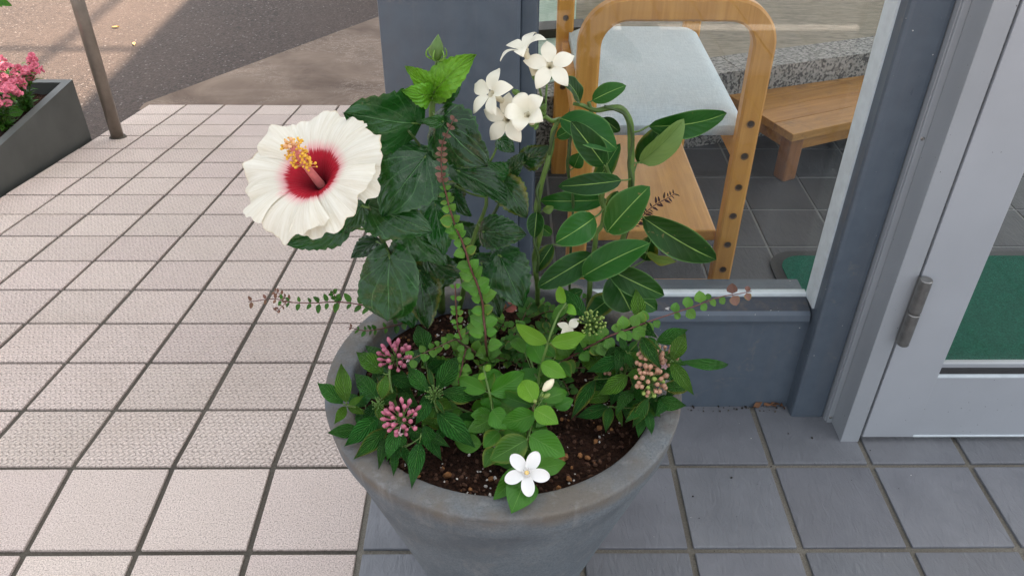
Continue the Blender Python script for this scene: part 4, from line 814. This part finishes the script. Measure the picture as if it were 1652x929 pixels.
def budshape(pl, c, e, wpx, m, name='bud', n=10, foot=None):
    l = (e-c).length; w_ = wpx*m_per_px(c)/2; b = MB(); b.lathe([(w_*.3, 0), (w_*.6, l*.12), (w_, l*.4), (w_*.92, l*.62), (w_*.5, l*.88), (0, l)], n, c, axis=(e-c).normalized())
    if foot is not None: b.tube([foot, c+(e-c)*.03], [.0009, .0010], 6, 1)
    return b.build(name, [MT[m], MT['stem_g']], pl.o, smooth=True)
budshape(wr, pz(876, 630, .412), pz(894, 611, .42), 14, 'wri_bud', foot=pz(867, 648, .397)); budshape(wr, pz(877, 641, .402), pz(888, 635, .405), 8, 'pen_bud_g', foot=pz(867, 648, .397)); budshape(wr, pz(864, 650, .40), pz(862, 644, .403), 7, 'pen_bud_g', foot=pz(866, 652, .395)); budshape(wr, pz(873, 640, .402), pz(876, 634, .405), 6, 'pen_bud_g', foot=pz(867, 648, .397))
C = pz(918, 528, .40)
wo_ = MB(); wo_.tube([C, pz(905, 560, .37)], .001, 6); wo2 = wo_.build('fading_flower', MT['stem_g'], wr.o)
for (tx, ty, w_) in ((899, 522, 12), (934, 514, 15), (922, 545, 12), (905, 538, 12)): wr.leaf(C, pz(tx, ty, .405), w_, 'wri', 'ste_petal', 0, .06, .1, .02, pet=C, name='petal')

# ---- pentas
def head(pl, px, py_, z, rpx, n, mat, blen, axis=(0, .3, 1), star=0, seed=1, foot=None, squash=.8, gfrac=0, wpx=6.5):
    C = pz(px, py_, z); mpx = m_per_px(C); rg = random.Random(seed); A = (RGT*axis[0]+UPV*axis[1]-FWD*axis[2]).normalized(); A = (A + V((0, 0, .5))).normalized(); x = A.orthogonal().normalized(); y = A.cross(x)
    base = C - A*rpx*mpx*1.0; h = MB()
    if foot is not None: h.tube([foot, (foot+base)/2+V((0, 0, .002)), base], [.0015, .0014, .0012], 6)
    for k in range(7): g = k*.9; o = x*math.cos(g)+y*math.sin(g); h.tube([base, base+A*rpx*mpx*.35+o*rpx*mpx*.3], .0006, 5)
    ho = h.build('flower_head', MT['calyx'], pl.o, smooth=True)
    for k in range(n):
        t = (k+.5)/n; ct = 1-t*.92; s_ = math.sqrt(max(0, 1-ct*ct)); g = k*2.39996+rg.uniform(-.2, .2); o = (x*math.cos(g)+y*math.sin(g))*s_ + A*ct*squash
        q = base + o*rpx*mpx*(.88+rg.uniform(-.06, .1)); dr = (o + A*.55 + V((rg.uniform(-.15, .15), rg.uniform(-.15, .15), 0))).normalized(); l = blen*mpx*rg.uniform(.75, 1.2); w_ = wpx*.5*mpx*rg.uniform(.85, 1.15)
        mm = mat if rg.random() > gfrac else 'pen_bud_g'; b = MB()
        b.lathe([(w_*.30, 0), (w_*.42, l*.3), (w_*.85, l*.58), (w_*.95, l*.72), (w_*.6, l*.88), (0, l)], 8, q, m=0, axis=dr); b.tube([base+A*rpx*mpx*.2, q-dr*l*.1, q+dr*l*.1], [.0004, .0005, w_*.4], 5, 1)
        b.build('bud', [MT[mm], MT['calyx']], ho, smooth=True)
    for k in range(star):
        g = rg.random()*6.28; o = (x*math.cos(g)+y*math.sin(g))*.9+A*.3; q = base+o*rpx*mpx*1.2; b = MB(); D = o.normalized(); xx = D.orthogonal().normalized(); yy = D.cross(xx)
        for j in range(5): a = j*1.2566; d0 = xx*math.cos(a)+yy*math.sin(a); t0 = D.cross(d0); b.add([q, q+d0*4*mpx+t0*2.2*mpx+D*mpx, q+d0*8*mpx, q+d0*4*mpx-t0*2.2*mpx+D*mpx], [(0, 1, 2, 3)])
        b.tube([base, q], .0006, 5); b.build('open_flower', MT['pen_star'], ho, smooth=True)
pl = Plant('pentas', 640, 660, 'bushy plant with veined lance leaves and clusters of pink buds at the pot edge', group=None)
pl.stem([pz(650, 690, SZ), pz(638, 650, .355), pz(628, 612, .375), pz(630, 585, .385)], [.0018, .0016, .0014, .0012], 'stem_g', 7); pl.stem([pz(655, 700, SZ), pz(650, 690, .36), pz(645, 680, .375)], [.0016, .0014, .0012], 'stem_g', 7)
pl.stem([pz(705, 672, SZ), pz(702, 655, .355), pz(700, 640, .38)], [.0016, .0014, .0012], 'stem_g', 7); pl.stem([pz(618, 690, SZ), pz(600, 668, .35), pz(580, 660, .366), pz(560, 652, .375)], [.0014, .0013, .0012, .001], 'stem_g', 7)
pl.stem([pz(636, 690, SZ), pz(618, 660, .36), pz(610, 648, .38)], [.0014, .0012, .001], 'stem_g', 6); pl.stem([pz(680, 590, SZ), pz(684, 575, .345), pz(686, 568, .36)], [.0014, .0012, .001], 'stem_g', 6); pl.stem([pz(690, 700, SZ), pz(684, 690, .35), pz(678, 705, .356)], [.0014, .0012, .001], 'stem_g', 6)
PL = [(559, 650, 550, 585, 30, .378, .40, 0, 1), (554, 652, 511, 616, 28, .376, .385, 0, 0), (558, 655, 539, 684, 18, .374, .37, 0, 1), (562, 653, 588, 637, 12, .378, .385, 0, 1), (560, 656, 590, 668, 14, .37, .365, 0, 1),
 (620, 603, 574, 567, 32, .38, .385, 0, 1), (627, 582, 588, 557, 20, .378, .378, 0, 0), (611, 645, 571, 600, 30, .382, .385, 0, 0), (616, 643, 624, 603, 24, .384, .395, 0, 1), (612, 652, 617, 684, 20, .382, .378, 0, 1), (611, 672, 555, 720, 34, .37, .358, 0, 0),
 (625, 690, 570, 741, 30, .366, .355, 0, 0), (641, 690, 624, 744, 26, .37, .358, 0, 0), (677, 712, 664, 788, 30, .358, .355, 0, 0), (620, 704, 611, 757, 18, .362, .355, 0, 0), (636, 728, 635, 767, 16, .357, .354, 0, 0),
 (692, 632, 657, 591, 28, .382, .385, 0, 0), (699, 624, 691, 592, 12, .386, .395, 0, 0), (704, 628, 739, 573, 34, .383, .385, 0, 0), (711, 632, 784, 640, 28, .382, .375, 0, 0), (694, 644, 670, 685, 24, .382, .37, 0, 0), (702, 643, 718, 669, 11, .385, .375, 0, 0), (705, 663, 767, 722, 40, .372, .356, 0, 0),
 (683, 685, 713, 743, 28, .36, .348, 0, 0), (686, 568, 674, 522, 32, .36, .375, 0, 0), (630, 608, 670, 625, 24, .375, .37, 0, 0), (626, 600, 660, 606, 18, .372, .37, 0, 0), (640, 620, 670, 645, 24, .36, .355, 0, 0), (698, 655, 680, 690, 22, .365, .355, 0, 1),
 (705, 645, 730, 660, 20, .37, .365, 0, 1), (660, 690, 690, 720, 24, .352, .346, 0, 0), (612, 640, 590, 620, 22, .36, .358, 0, 0), (610, 650, 585, 690, 26, .36, .355, 0, 0), (690, 600, 720, 580, 22, .355, .36, 0, 0), (686, 575, 712, 600, 24, .352, .35, 0, 0), (650, 700, 640, 735, 22, .352, .35, 0, 0), (600, 690, 575, 705, 20, .355, .354, 0, 0)]
for (bx, by, tx, ty, w_, zb, zt, ro, yg) in PL: pl.leaf(pz(bx, by, zb), pz(tx, ty, zt), w_, 'pen', 'pen_young' if yg else 'pen', pl.rg.uniform(-14, 14), .05, .22, .05, curl=.05)
ex = random.Random(91)
for (cx, cy, zz) in [(600, 620, .362), (590, 655, .36), (615, 700, .36), (650, 720, .355), (640, 635, .365), (675, 655, .36), (700, 610, .36), (725, 640, .36), (720, 690, .352), (660, 600, .36), (690, 700, .355), (605, 590, .36), (580, 690, .358), (745, 610, .36), (740, 670, .355)]:
    for k in range(2):
        g = ex.random()*6.283; L_ = ex.uniform(36, 54); tz = zz+ex.uniform(-.006, .008); pl.leaf(pz(cx, cy, zz), pz(cx+L_*math.cos(g), cy+L_*.8*math.sin(g), tz), L_*.46, 'pen', 'pen_young' if ex.random() < .25 else 'pen', ex.uniform(-22, 22), .07, .22, .06, curl=.06)
head(pl, 635, 570, .395, 20, 22, 'pen_bud', 18, (-.1, .3, 1), 1, 3, pz(630, 585, .38), wpx=8); head(pl, 644, 672, .395, 22, 28, 'pen_bud', 19, (-.2, .2, 1), 1, 4, pz(646, 682, .375), wpx=8)
head(pl, 700, 632, .392, 14, 34, 'calyx', 5, (0, .2, 1), 0, 5, pz(700, 640, .378), .8, 0, 2.6); head(pl, 609, 650, .388, 9, 20, 'calyx', 5, (-.1, .2, 1), 0, 6, pz(610, 650, .38), .8, 0, 2.4)
p2 = Plant('pentas', 1040, 640, 'bushy plant with veined lance leaves and clusters of peach buds against the shop panel')
p2.stem([pz(1030, 680, SZ), pz(1040, 655, .36), pz(1048, 635, .39)], [.0018, .0016, .0013], 'stem_g', 7); p2.stem([pz(1020, 640, SZ), pz(1035, 610, .38), pz(1044, 590, .41)], [.0018, .0016, .0012], 'stem_g', 7); p2.stem([pz(1040, 620, SZ), pz(1068, 595, .38), pz(1082, 582, .41), pz(1094, 583, .418)], [.0016, .0015, .0013, .001], 'stem_g', 7)
p2.stem([pz(995, 640, SZ), pz(1005, 610, .36), pz(1014, 580, .395), pz(1016, 566, .405)], [.0016, .0014, .0012, .001], 'stem_g', 7); p2.stem([pz(960, 590, SZ), pz(955, 545, .38), pz(954, 522, .41)], [.0014, .0013, .001], 'stem_g', 6); p2.stem([pz(1010, 560, SZ), pz(1025, 530, .38), pz(1030, 514, .405)], [.0014, .0012, .001], 'stem_g', 6)
P2 = [(1058, 552, 1110, 531, 28, .42, .425, 0), (1034, 543, 1067, 596, 28, .43, .42, 0), (1083, 582, 1106, 536, 28, .418, .43, 1), (1096, 583, 1178, 588, 20, .42, .40, 0), (1081, 583, 1120, 638, 26, .418, .40, 1), (1066, 624, 1119, 624, 26, .385, .375, 0), (1058, 646, 1108, 654, 26, .375, .37, 0),
 (1046, 641, 1020, 690, 22, .385, .36, 0), (1043, 660, 1052, 702, 17, .375, .355, 0), (1036, 672, 1030, 706, 18, .36, .352, 0), (1013, 605, 964, 638, 30, .39, .378, 1), (1012, 605, 1045, 599, 20, .392, .395, 1), (1012, 570, 1019, 594, 15, .405, .40, 1), (1018, 568, 1045, 590, 15, .405, .40, 1), (1016, 568, 1027, 548, 14, .405, .412, 1),
 (1010, 566, 999, 543, 13, .40, .405, 0), (1002, 576, 946, 600, 26, .395, .385, 0), (960, 612, 921, 676, 26, .37, .35, 0), (982, 655, 928, 673, 24, .355, .348, 0), (984, 655, 977, 698, 20, .36, .348, 0), (995, 655, 1004, 688, 12, .36, .352, 1), (1030, 516, 1026, 465, 26, .405, .43, 1), (946, 513, 907, 464, 26, .41, .425, 0),
 (1066, 596, 1100, 612, 22, .39, .385, 0), (1000, 620, 985, 655, 22, .36, .352, 0), (1010, 640, 1012, 680, 22, .36, .35, 0), (1060, 590, 1090, 600, 22, .38, .375, 0), (985, 610, 950, 640, 22, .355, .35, 0), (1000, 600, 960, 615, 24, .365, .36, 0), (1020, 620, 1035, 650, 22, .37, .36, 0), (1040, 655, 1066, 672, 20, .355, .352, 1), (1050, 620, 1058, 672, 14, .38, .365, 1), (975, 575, 1005, 560, 20, .39, .395, 0), (1030, 560, 1000, 590, 18, .395, .39, 0), (956, 545, 985, 560, 24, .39, .385, 0), (955, 545, 925, 570, 22, .385, .38, 0), (956, 540, 980, 520, 18, .39, .395, 0),(1030, 520, 1060, 545, 22, .40,.40,0),(1030,520,1004,530,20,.40,.40,0)]
for (bx, by, tx, ty, w_, zb, zt, yg) in P2: p2.leaf(pz(bx, by, zb), pz(tx, ty, zt), w_, 'pen', 'pen_young' if yg and p2.rg.random() < .6 else 'pen', p2.rg.uniform(-14, 14), .08 if tx < 1170 else .16, .22, .05, curl=.05)
for (cx, cy, zz) in [(1000, 600, .37), (1020, 630, .37), (1055, 655, .365), (1075, 640, .37), (975, 600, .365), (1000, 560, .39), (1060, 570, .40), (985, 640, .355), (1030, 590, .385), (1040, 650, .37), (1080, 610, .39), (960, 570, .37)]:
    for k in range(2):
        g = ex.random()*6.283; L_ = ex.uniform(36, 56); tz = zz+ex.uniform(-.006, .008); p2.leaf(pz(cx, cy, zz), pz(cx+L_*math.cos(g), cy+L_*.8*math.sin(g), tz), L_*.44, 'pen', 'pen_young' if ex.random() < .25 else 'pen', ex.uniform(-22, 22), .07, .22, .06, curl=.06)
head(p2, 1052, 614, .41, 20, 28, 'pen_bud_p', 15, (.1, -.1, 1), 0, 7, pz(1048, 636, .39), .8, .15, 8.5); head(p2, 1050, 580, .418, 18, 20, 'pen_bud_p', 15, (0, .2, 1), 0, 8, pz(1044, 590, .41), wpx=9); head(p2, 1078, 570, .418, 17, 12, 'pen_bud_p', 11, (.2, .3, .8), 3, 9, pz(1082, 582, .41)); head(p2, 991, 590, .38, 15, 10, 'pen_bud_p', 12, (-.2, 0, 1), 0, 10, pz(1005, 605, .365))
head(p2, 957, 516, .425, 20, 40, 'pen_bud_g', 7, (.1, .25, 1), 0, 11, pz(954, 522, .41), .8, 0, 4.6)

# ---- creeping wire vine
cr = Plant('wire_vine', 793, 598, 'trailing wiry vine with tiny round leaves spreading from the pot middle to both sides')
CR = random.Random(21)
def runner(pts, r0, r1, m, n, L0, L1, mat0='cre', mat1=None, swap=1.0, opp=True, ar=.9, tilt=.5, start=.05, ang=(45, 80), face=None, dens=None):
    P, _ = catmull(pts, [1]*len(pts), 8); k = len(P); cr.stem(pts, [r0+(r1-r0)*i/(len(pts)-1) for i in range(len(pts))], m, 6, 5)
    for i in range(n):
        t = min(.999, start + (1-start)*(i+.3+CR.uniform(-.2, .2))/n); f = t*(k-1); j = int(f); p = P[j].lerp(P[min(k-1, j+1)], f-j); d = (P[min(k-1, j+1)]-P[max(0, j-1)]).normalized(); toC = (CAM-p).normalized() if face is None else face
        L = (L0+(L1-L0)*t)*m_per_px(p); s_ = d.cross(toC).normalized(); 
        for sg in ((1, -1) if opp else ((1,) if i % 2 else (-1,))):
            if CR.random() < .03: continue
            a = R_(CR.uniform(*ang)); dr = d*math.cos(a) + s_*sg*math.sin(a) + toC*CR.uniform(-.1, .35); nn = toC + V((0, 0, .5)) + V((CR.uniform(-tilt, tilt), CR.uniform(-tilt, tilt), CR.uniform(-tilt, tilt)))
            small_leaf(cr, p, dr, nn, L*CR.uniform(.72, 1.25), mat1 if (mat1 and t > swap) else mat0, CR, 'cre', ar)
up = [pz(787, 580, SZ), py(784, 556, -.185), py(780, 506, -.18), py(774, 472, -.178), py(762, 439, -.176), py(747, 395, -.175), py(736, 369, -.175), py(725, 335, -.175), py(716, 300, -.175), py(712, 264, -.175), py(716, 227, -.175), py(734, 189, -.175)]
runner(up[:8], .0013, .0009, 'stem_r', 16, 25, 17, ar=.95, tilt=.35)
runner(up[7:], .0009, .0004, 'stem_r', 13, 13, 7, 'cre', 'cre_red', .30, ar=.8)
runner([py(745, 548, -.19), py(739, 528, -.19), py(736, 498, -.19), py(734, 458, -.19)], .0009, .0006, 'stem_r', 8, 13, 8, ar=.8)
runner([pz(735, 548, .37), pz(772, 526, .385), pz(801, 508, .395), pz(828, 489, .405)], .0011, .0006, 'stem_b', 8, 17, 11, 'cre', 'cre_pink', .72)
runner([pz(735, 547, .37), pz(714, 556, .375), pz(692, 566, .38), pz(658, 582, .385)], .0009, .0005, 'stem_b', 6, 15, 14)
runner([pz(795, 600, SZ), pz(772, 574, .345), pz(756, 561, .36), pz(735, 547, .37)], .0019, .0015, 'stem_b', 3, 16, 16)
runner([pz(752, 562, .365), pz(746, 587, .372), pz(740, 618, .37)], .0009, .0006, 'stem_r', 6, 14, 13)
runner([pz(880, 600, SZ), pz(911, 581, .36), pz(948, 560, .385), pz(983, 542, .40), pz(1024, 527, .405), pz(1051, 517, .405), pz(1120, 494, .40), pz(1159, 480, .395), pz(1212, 470, .385)], .0013, .0006, 'stem_r', 19, 27, 13, 'cre', 'cre_red', .90, ar=.98, start=.10, tilt=.25)
runner([pz(660, 500, SZ+.01), py(620, 500, -.13), py(590, 493, -.14), py(547, 487, -.142), py(508, 489, -.145), py(468, 487, -.15), py(439, 482, -.155), py(400, 487, -.16)], .0009, .0004, 'stem_r', 16, 19, 9, 'cre_dark', 'cre_red', .80, ar=.55)
runner([py(470, 487, -.14), py(452, 475, -.14), py(442, 470, -.14)], .0004, .0003, 'stem_r', 5, 8, 6, 'cre_red', ar=.5); runner([py(462, 487, -.14), py(452, 497, -.14), py(446, 502, -.14)], .0004, .0003, 'stem_r', 4, 8, 6, 'cre_red', ar=.5); runner([py(548, 488, -.14), py(540, 476, -.14), py(537, 470, -.14)], .0005, .0003, 'stem_r', 4, 10, 7, 'cre_dark', ar=.7)
runner([pz(662, 515, SZ), pz(644, 523, .355), pz(609, 531, .368), pz(586, 533, .372), pz(561, 527, .378)], .0008, .0004, 'stem_r', 9, 17, 6, 'cre_dark', 'cre_red', .85, ar=.55)
runner([pz(985, 480, SZ+.03), py(1010, 385, -.06), py(1024, 366, -.06), py(1048, 337, -.06), py(1090, 312, -.06)], .0008, .0004, 'stem_r', 15, 10, 10, 'cre_maroon', ar=.35, start=.5)
runner([pz(905, 600, SZ), pz(880, 575, .345), pz(850, 560, .355), pz(820, 550, .36)], .0009, .0006, 'stem_b', 8, 15, 13, 'cre_dark'); runner([pz(870, 590, SZ), pz(905, 560, .355), pz(930, 545, .37)], .0009, .0006, 'stem_b', 6, 17, 15, 'cre_dark')
for k in range(58):                                                  # short shoots making the low leafy mat
    x0, y0 = CR.uniform(715, 960), CR.uniform(515, 635); q = pz(x0, y0, SZ); d = V((CR.uniform(-1, 1), CR.uniform(-1, 1), 0)).normalized(); L = CR.uniform(.022, .045)
    if (q-PC).xy.length > .14: continue
    runner([q, q+d*L*.5+V((0, 0, CR.uniform(.012, .024))), q+d*L+V((0, 0, CR.uniform(.016, .036)))], .0008, .0005, 'stem_b', 4, 15, 12, 'cre_dark' if CR.random() < .7 else 'cre', start=.3, face=V((0, -.4, .9)), tilt=.8)

# ------------------------------------------------------------------ roadside planter, snapdragons, handrail post
pn = thing('planter_box', (-1.57, 1.2, GZ), 'long dark grey planter box beside the ramp edge', 'planter')
X0, X1, YA, YB, ZT_ = -1.74, -1.408, .55, 1.752, -.106
b = MB(); t = .026
o = [(X0, YA), (X1, YA), (X1, YB), (X0, YB)]; i_ = [(X0+t, YA+t), (X1-t, YA+t), (X1-t, YB-t), (X0+t, YB-t)]
b.add([(x, y, GZ-.005) for x, y in o]+[(x, y, ZT_) for x, y in o]+[(x, y, ZT_) for x, y in i_]+[(x, y, ZT_-.10) for x, y in i_], [(q, (q+1) % 4, 4+(q+1) % 4, 4+q) for q in range(4)]+[(4+q, 4+(q+1) % 4, 8+(q+1) % 4, 8+q) for q in range(4)]+[(8+q, 8+(q+1) % 4, 12+(q+1) % 4, 12+q) for q in range(4)]+[(12, 13, 14, 15)])
b.build('box', MT['planter'], pn)
b = MB(); b.grid(lambda u, v: V((X0+t+(X1-X0-2*t)*(u*.5+.5), YA+t+(YB-YA-2*t)*v, ZT_-.042+.012*noise.noise(V((u*4, v*16, 2)))+.006*noise.noise(V((u*22, v*70, 2))))), 24, 90); tag(b.build('planter_soil', MT['soil'], smooth=True), 'brown soil in the long roadside planter', 'soil', kind='stuff')
sm_ = []
for nm, f in (('snap', 4),):
    b = MB(); b.grid(lambda u, v: V((u*.15*math.sin(math.pi*v**.8)**.8, v, .10*abs(u)*.3+.12*v*(1-v)*4-.1*v*v)), 2, 5); sm_ = b.mesh('leaf', MT['snap'], True)
b = MB(); rg = random.Random(8)
for k in range(6):
    g = k*1.047; d0 = V((math.cos(g), math.sin(g)*.8, 0)); t0 = V((-math.sin(g), math.cos(g), 0)); 
    b.grid(lambda u, v: d0*(.1+.9*v) + t0*u*.55*math.sin(math.pi*(.12+.85*v))**.7 + V((0, 0, .5*math.sin(v*2.4)+.12*u*u+.1*math.sin(5*u+k))), 4, 4)
b.lathe([(.05, -.9), (.3, -.6), (.34, -.1), (.2, .3), (0, .45)], 8); BLO = b.mesh('blossom', MT['snap_pink'], True)
SNL = ['pink snapdragon plant at the far end of the planter box', 'pink snapdragon plant with pale yellow lower leaf, in the planter middle', 'low pink snapdragon at the near bare soil of the planter']
for pi, (x, y, h, nst, lab) in enumerate(((-1.50, 1.60, .155, 12, SNL[0]), (-1.50, 1.46, .155, 13, SNL[1]), (-1.54, 1.25, .06, 3, SNL[2]))):
    base = V((x, y, ZT_-.045)); P = Plant('snapdragon', 0, 0, lab, loc=base); rg = random.Random(60+pi)
    for s_ in range(nst):
        g = s_*2.4; d = V((math.cos(g), math.sin(g), 0))*rg.uniform(.2, .8); top = base + d*.11 + V((0, 0, h*rg.uniform(.65, 1))); pts = [base+d*.012, base+d*.04+V((0, 0, h*.4)), top]
        P.stem(pts, [.0022, .0018, .0012], 'stem_g', 5, 3); Q, _ = catmull(pts, [1]*3, 10)
        for k in range(14):
            q = Q[int(2+(len(Q)-3)*k/14)]; gg = k*2.4+s_; dr = V((math.cos(gg), math.sin(gg), rg.uniform(.1, .6))).normalized(); nn = V((0, 0, 1)); n_ = (nn-dr*nn.dot(dr)).normalized(); xx = dr.cross(n_); L = rg.uniform(.028, .046)
            o_ = link('leaf', sm_, P.o); o_.matrix_local = Matrix.Translation(q-base) @ Matrix(((xx.x, dr.x, n_.x, 0), (xx.y, dr.y, n_.y, 0), (xx.z, dr.z, n_.z, 0), (0, 0, 0, 1))) @ Matrix.Diagonal((L, L, L, 1))
        for k in range(6 if pi < 2 else 2):
            q = top + V((rg.uniform(-.018, .018), rg.uniform(-.018, .018), rg.uniform(-.014, .016))); o_ = link('blossom', BLO, P.o); sz = rg.uniform(.010, .015); dr = V((rg.uniform(-.8, .8), rg.uniform(-1, .3), .7)).to_track_quat('Z', 'Y').to_matrix().to_4x4(); o_.matrix_local = Matrix.Translation(q-base) @ dr @ Matrix.Diagonal((sz, sz, sz, 1))
    if pi == 1:
        P.leaf(PZ(38, 180, ZT_-.02), PZ(2, 184, ZT_+.0), 16, 'pen', 'snap', 10, .05, .1, .02); P.leaf(PZ(30, 178, ZT_-.02), PZ(8, 172, ZT_+.02), 14, 'pen', 'snap', -20, .05, .1, .02)
hp = thing('handrail', (-1.317, 1.752, -.313), 'brushed bronze-coloured tubular handrail post standing on the ramp tiles', 'handrail')
b = MB(); b.tube([(-1.317, 1.752, -.315), (-1.312, 1.752, .49)], .0208, 20); b.build('post', MT['post'], hp, smooth=True)
b = MB(); b.tube([(-1.312, 2.3, .42), (-1.312, 2.2, .42), (-1.312, 1.752, .495), (-1.312, 1.2, .60), (-1.312, .2, .775), (-1.312, .0, .80)], .0208, 16, smooth=3); b.build('top_rail', MT['post'], hp, smooth=True)
b = MB(); b.lathe([(.0208, .006), (.026, .004), (.030, -.002)], 20, (-1.317, 1.752, -.313)); b.build('base_ring', MT['grout'], hp, smooth=True)
tb = Plant('tall_shoot', 0, 0, 'leafy green shoot rising from the planter end', loc=V((-1.56, 1.66, ZT_-.045)))
tb.stem([tb.loc, V((-1.60, 1.69, .0)), V((-1.585, 1.72, .12)), V((-1.56, 1.74, .2))], [.003, .0026, .002, .0016], 'stem_g', 6)
for (bx, by, tx, ty, w_) in ((-14, -6, 20, 10, 14), (-10, -2, 4, 12, 9), (-30, 20, -50, 60, 16)): tb.leaf(PY(bx, by, 1.73), PY(tx, ty, 1.72), w_, 'wri', 'wri', 10, .05, .15, .02)

# ------------------------------------------------------------------ small litter
rg = random.Random(77)
for k, (px, py_) in enumerate(((1262, 656), (1275, 653), (1288, 655), (1252, 652), (1222, 654), (1242, 654))):
    c = PZ(px, py_, .004); b = MB(); g = rg.random()*6; d0 = V((math.cos(g), math.sin(g)*.4, .1)).normalized(); t0 = V((-d0.y, d0.x, .5)).normalized(); L = rg.uniform(.006, .011)
    b.grid(lambda u, v: c + d0*(v-.5)*L*2 + t0*u*L*.35*math.sin(math.pi*(.05+.9*v)) + V((0, 0, .002+.003*math.sin(v*5+u*2+k))), 4, 6); tag(b.build('dry_leaf', MT['dry_leaf'], smooth=True), 'curled brown dry leaf scrap at the foot of the grey shop panel', 'dry leaf', 'dry leaf scraps along the shop panel')
b = MB()
for px, py_ in ((1128, 835), (1272, 699), (1404, 726), (1244, 752), (1180, 770), (1500, 690), (1118, 800), (1310, 706)): rock(b, PZ(px, py_, .001), rg.uniform(.0008, .0018), 0, rg)
for k in range(46): rock(b, V((rg.uniform(.15, 1.1), rg.uniform(-.3, .11), .0006)), rg.uniform(.0003, .0009), 0 if rg.random() < .6 else 1, rg)
for k in range(70): rock(b, V((rg.uniform(.05, .48), rg.uniform(.112, .125), .001)), rg.uniform(.0006, .0022), 0 if rg.random() < .5 else 2, rg)
tag(b.build('floor_grit', [MT['debris'], MT['speck'], MT['grout']]), 'scattered dark grit and pale specks on the grey porch tiles', 'grit', kind='stuff')
for px, py_ in ((217, 73), (187, 46)):
    c = PZ(px, py_, GZ); b = MB(); g = rg.random()*6; d0 = V((math.cos(g), math.sin(g), 0)); t0 = V((-d0.y, d0.x, 0)); b.grid(lambda u, v: c + d0*(v-.5)*.034 + t0*u*.007*math.sin(math.pi*(.05+.9*v)) + V((0, 0, .003+.006*u*u)), 3, 5); tag(b.build('fallen_leaf', MT['wri_eye'], smooth=True), 'small yellowed fallen leaf on the asphalt road', 'fallen leaf', 'fallen leaves on the asphalt')
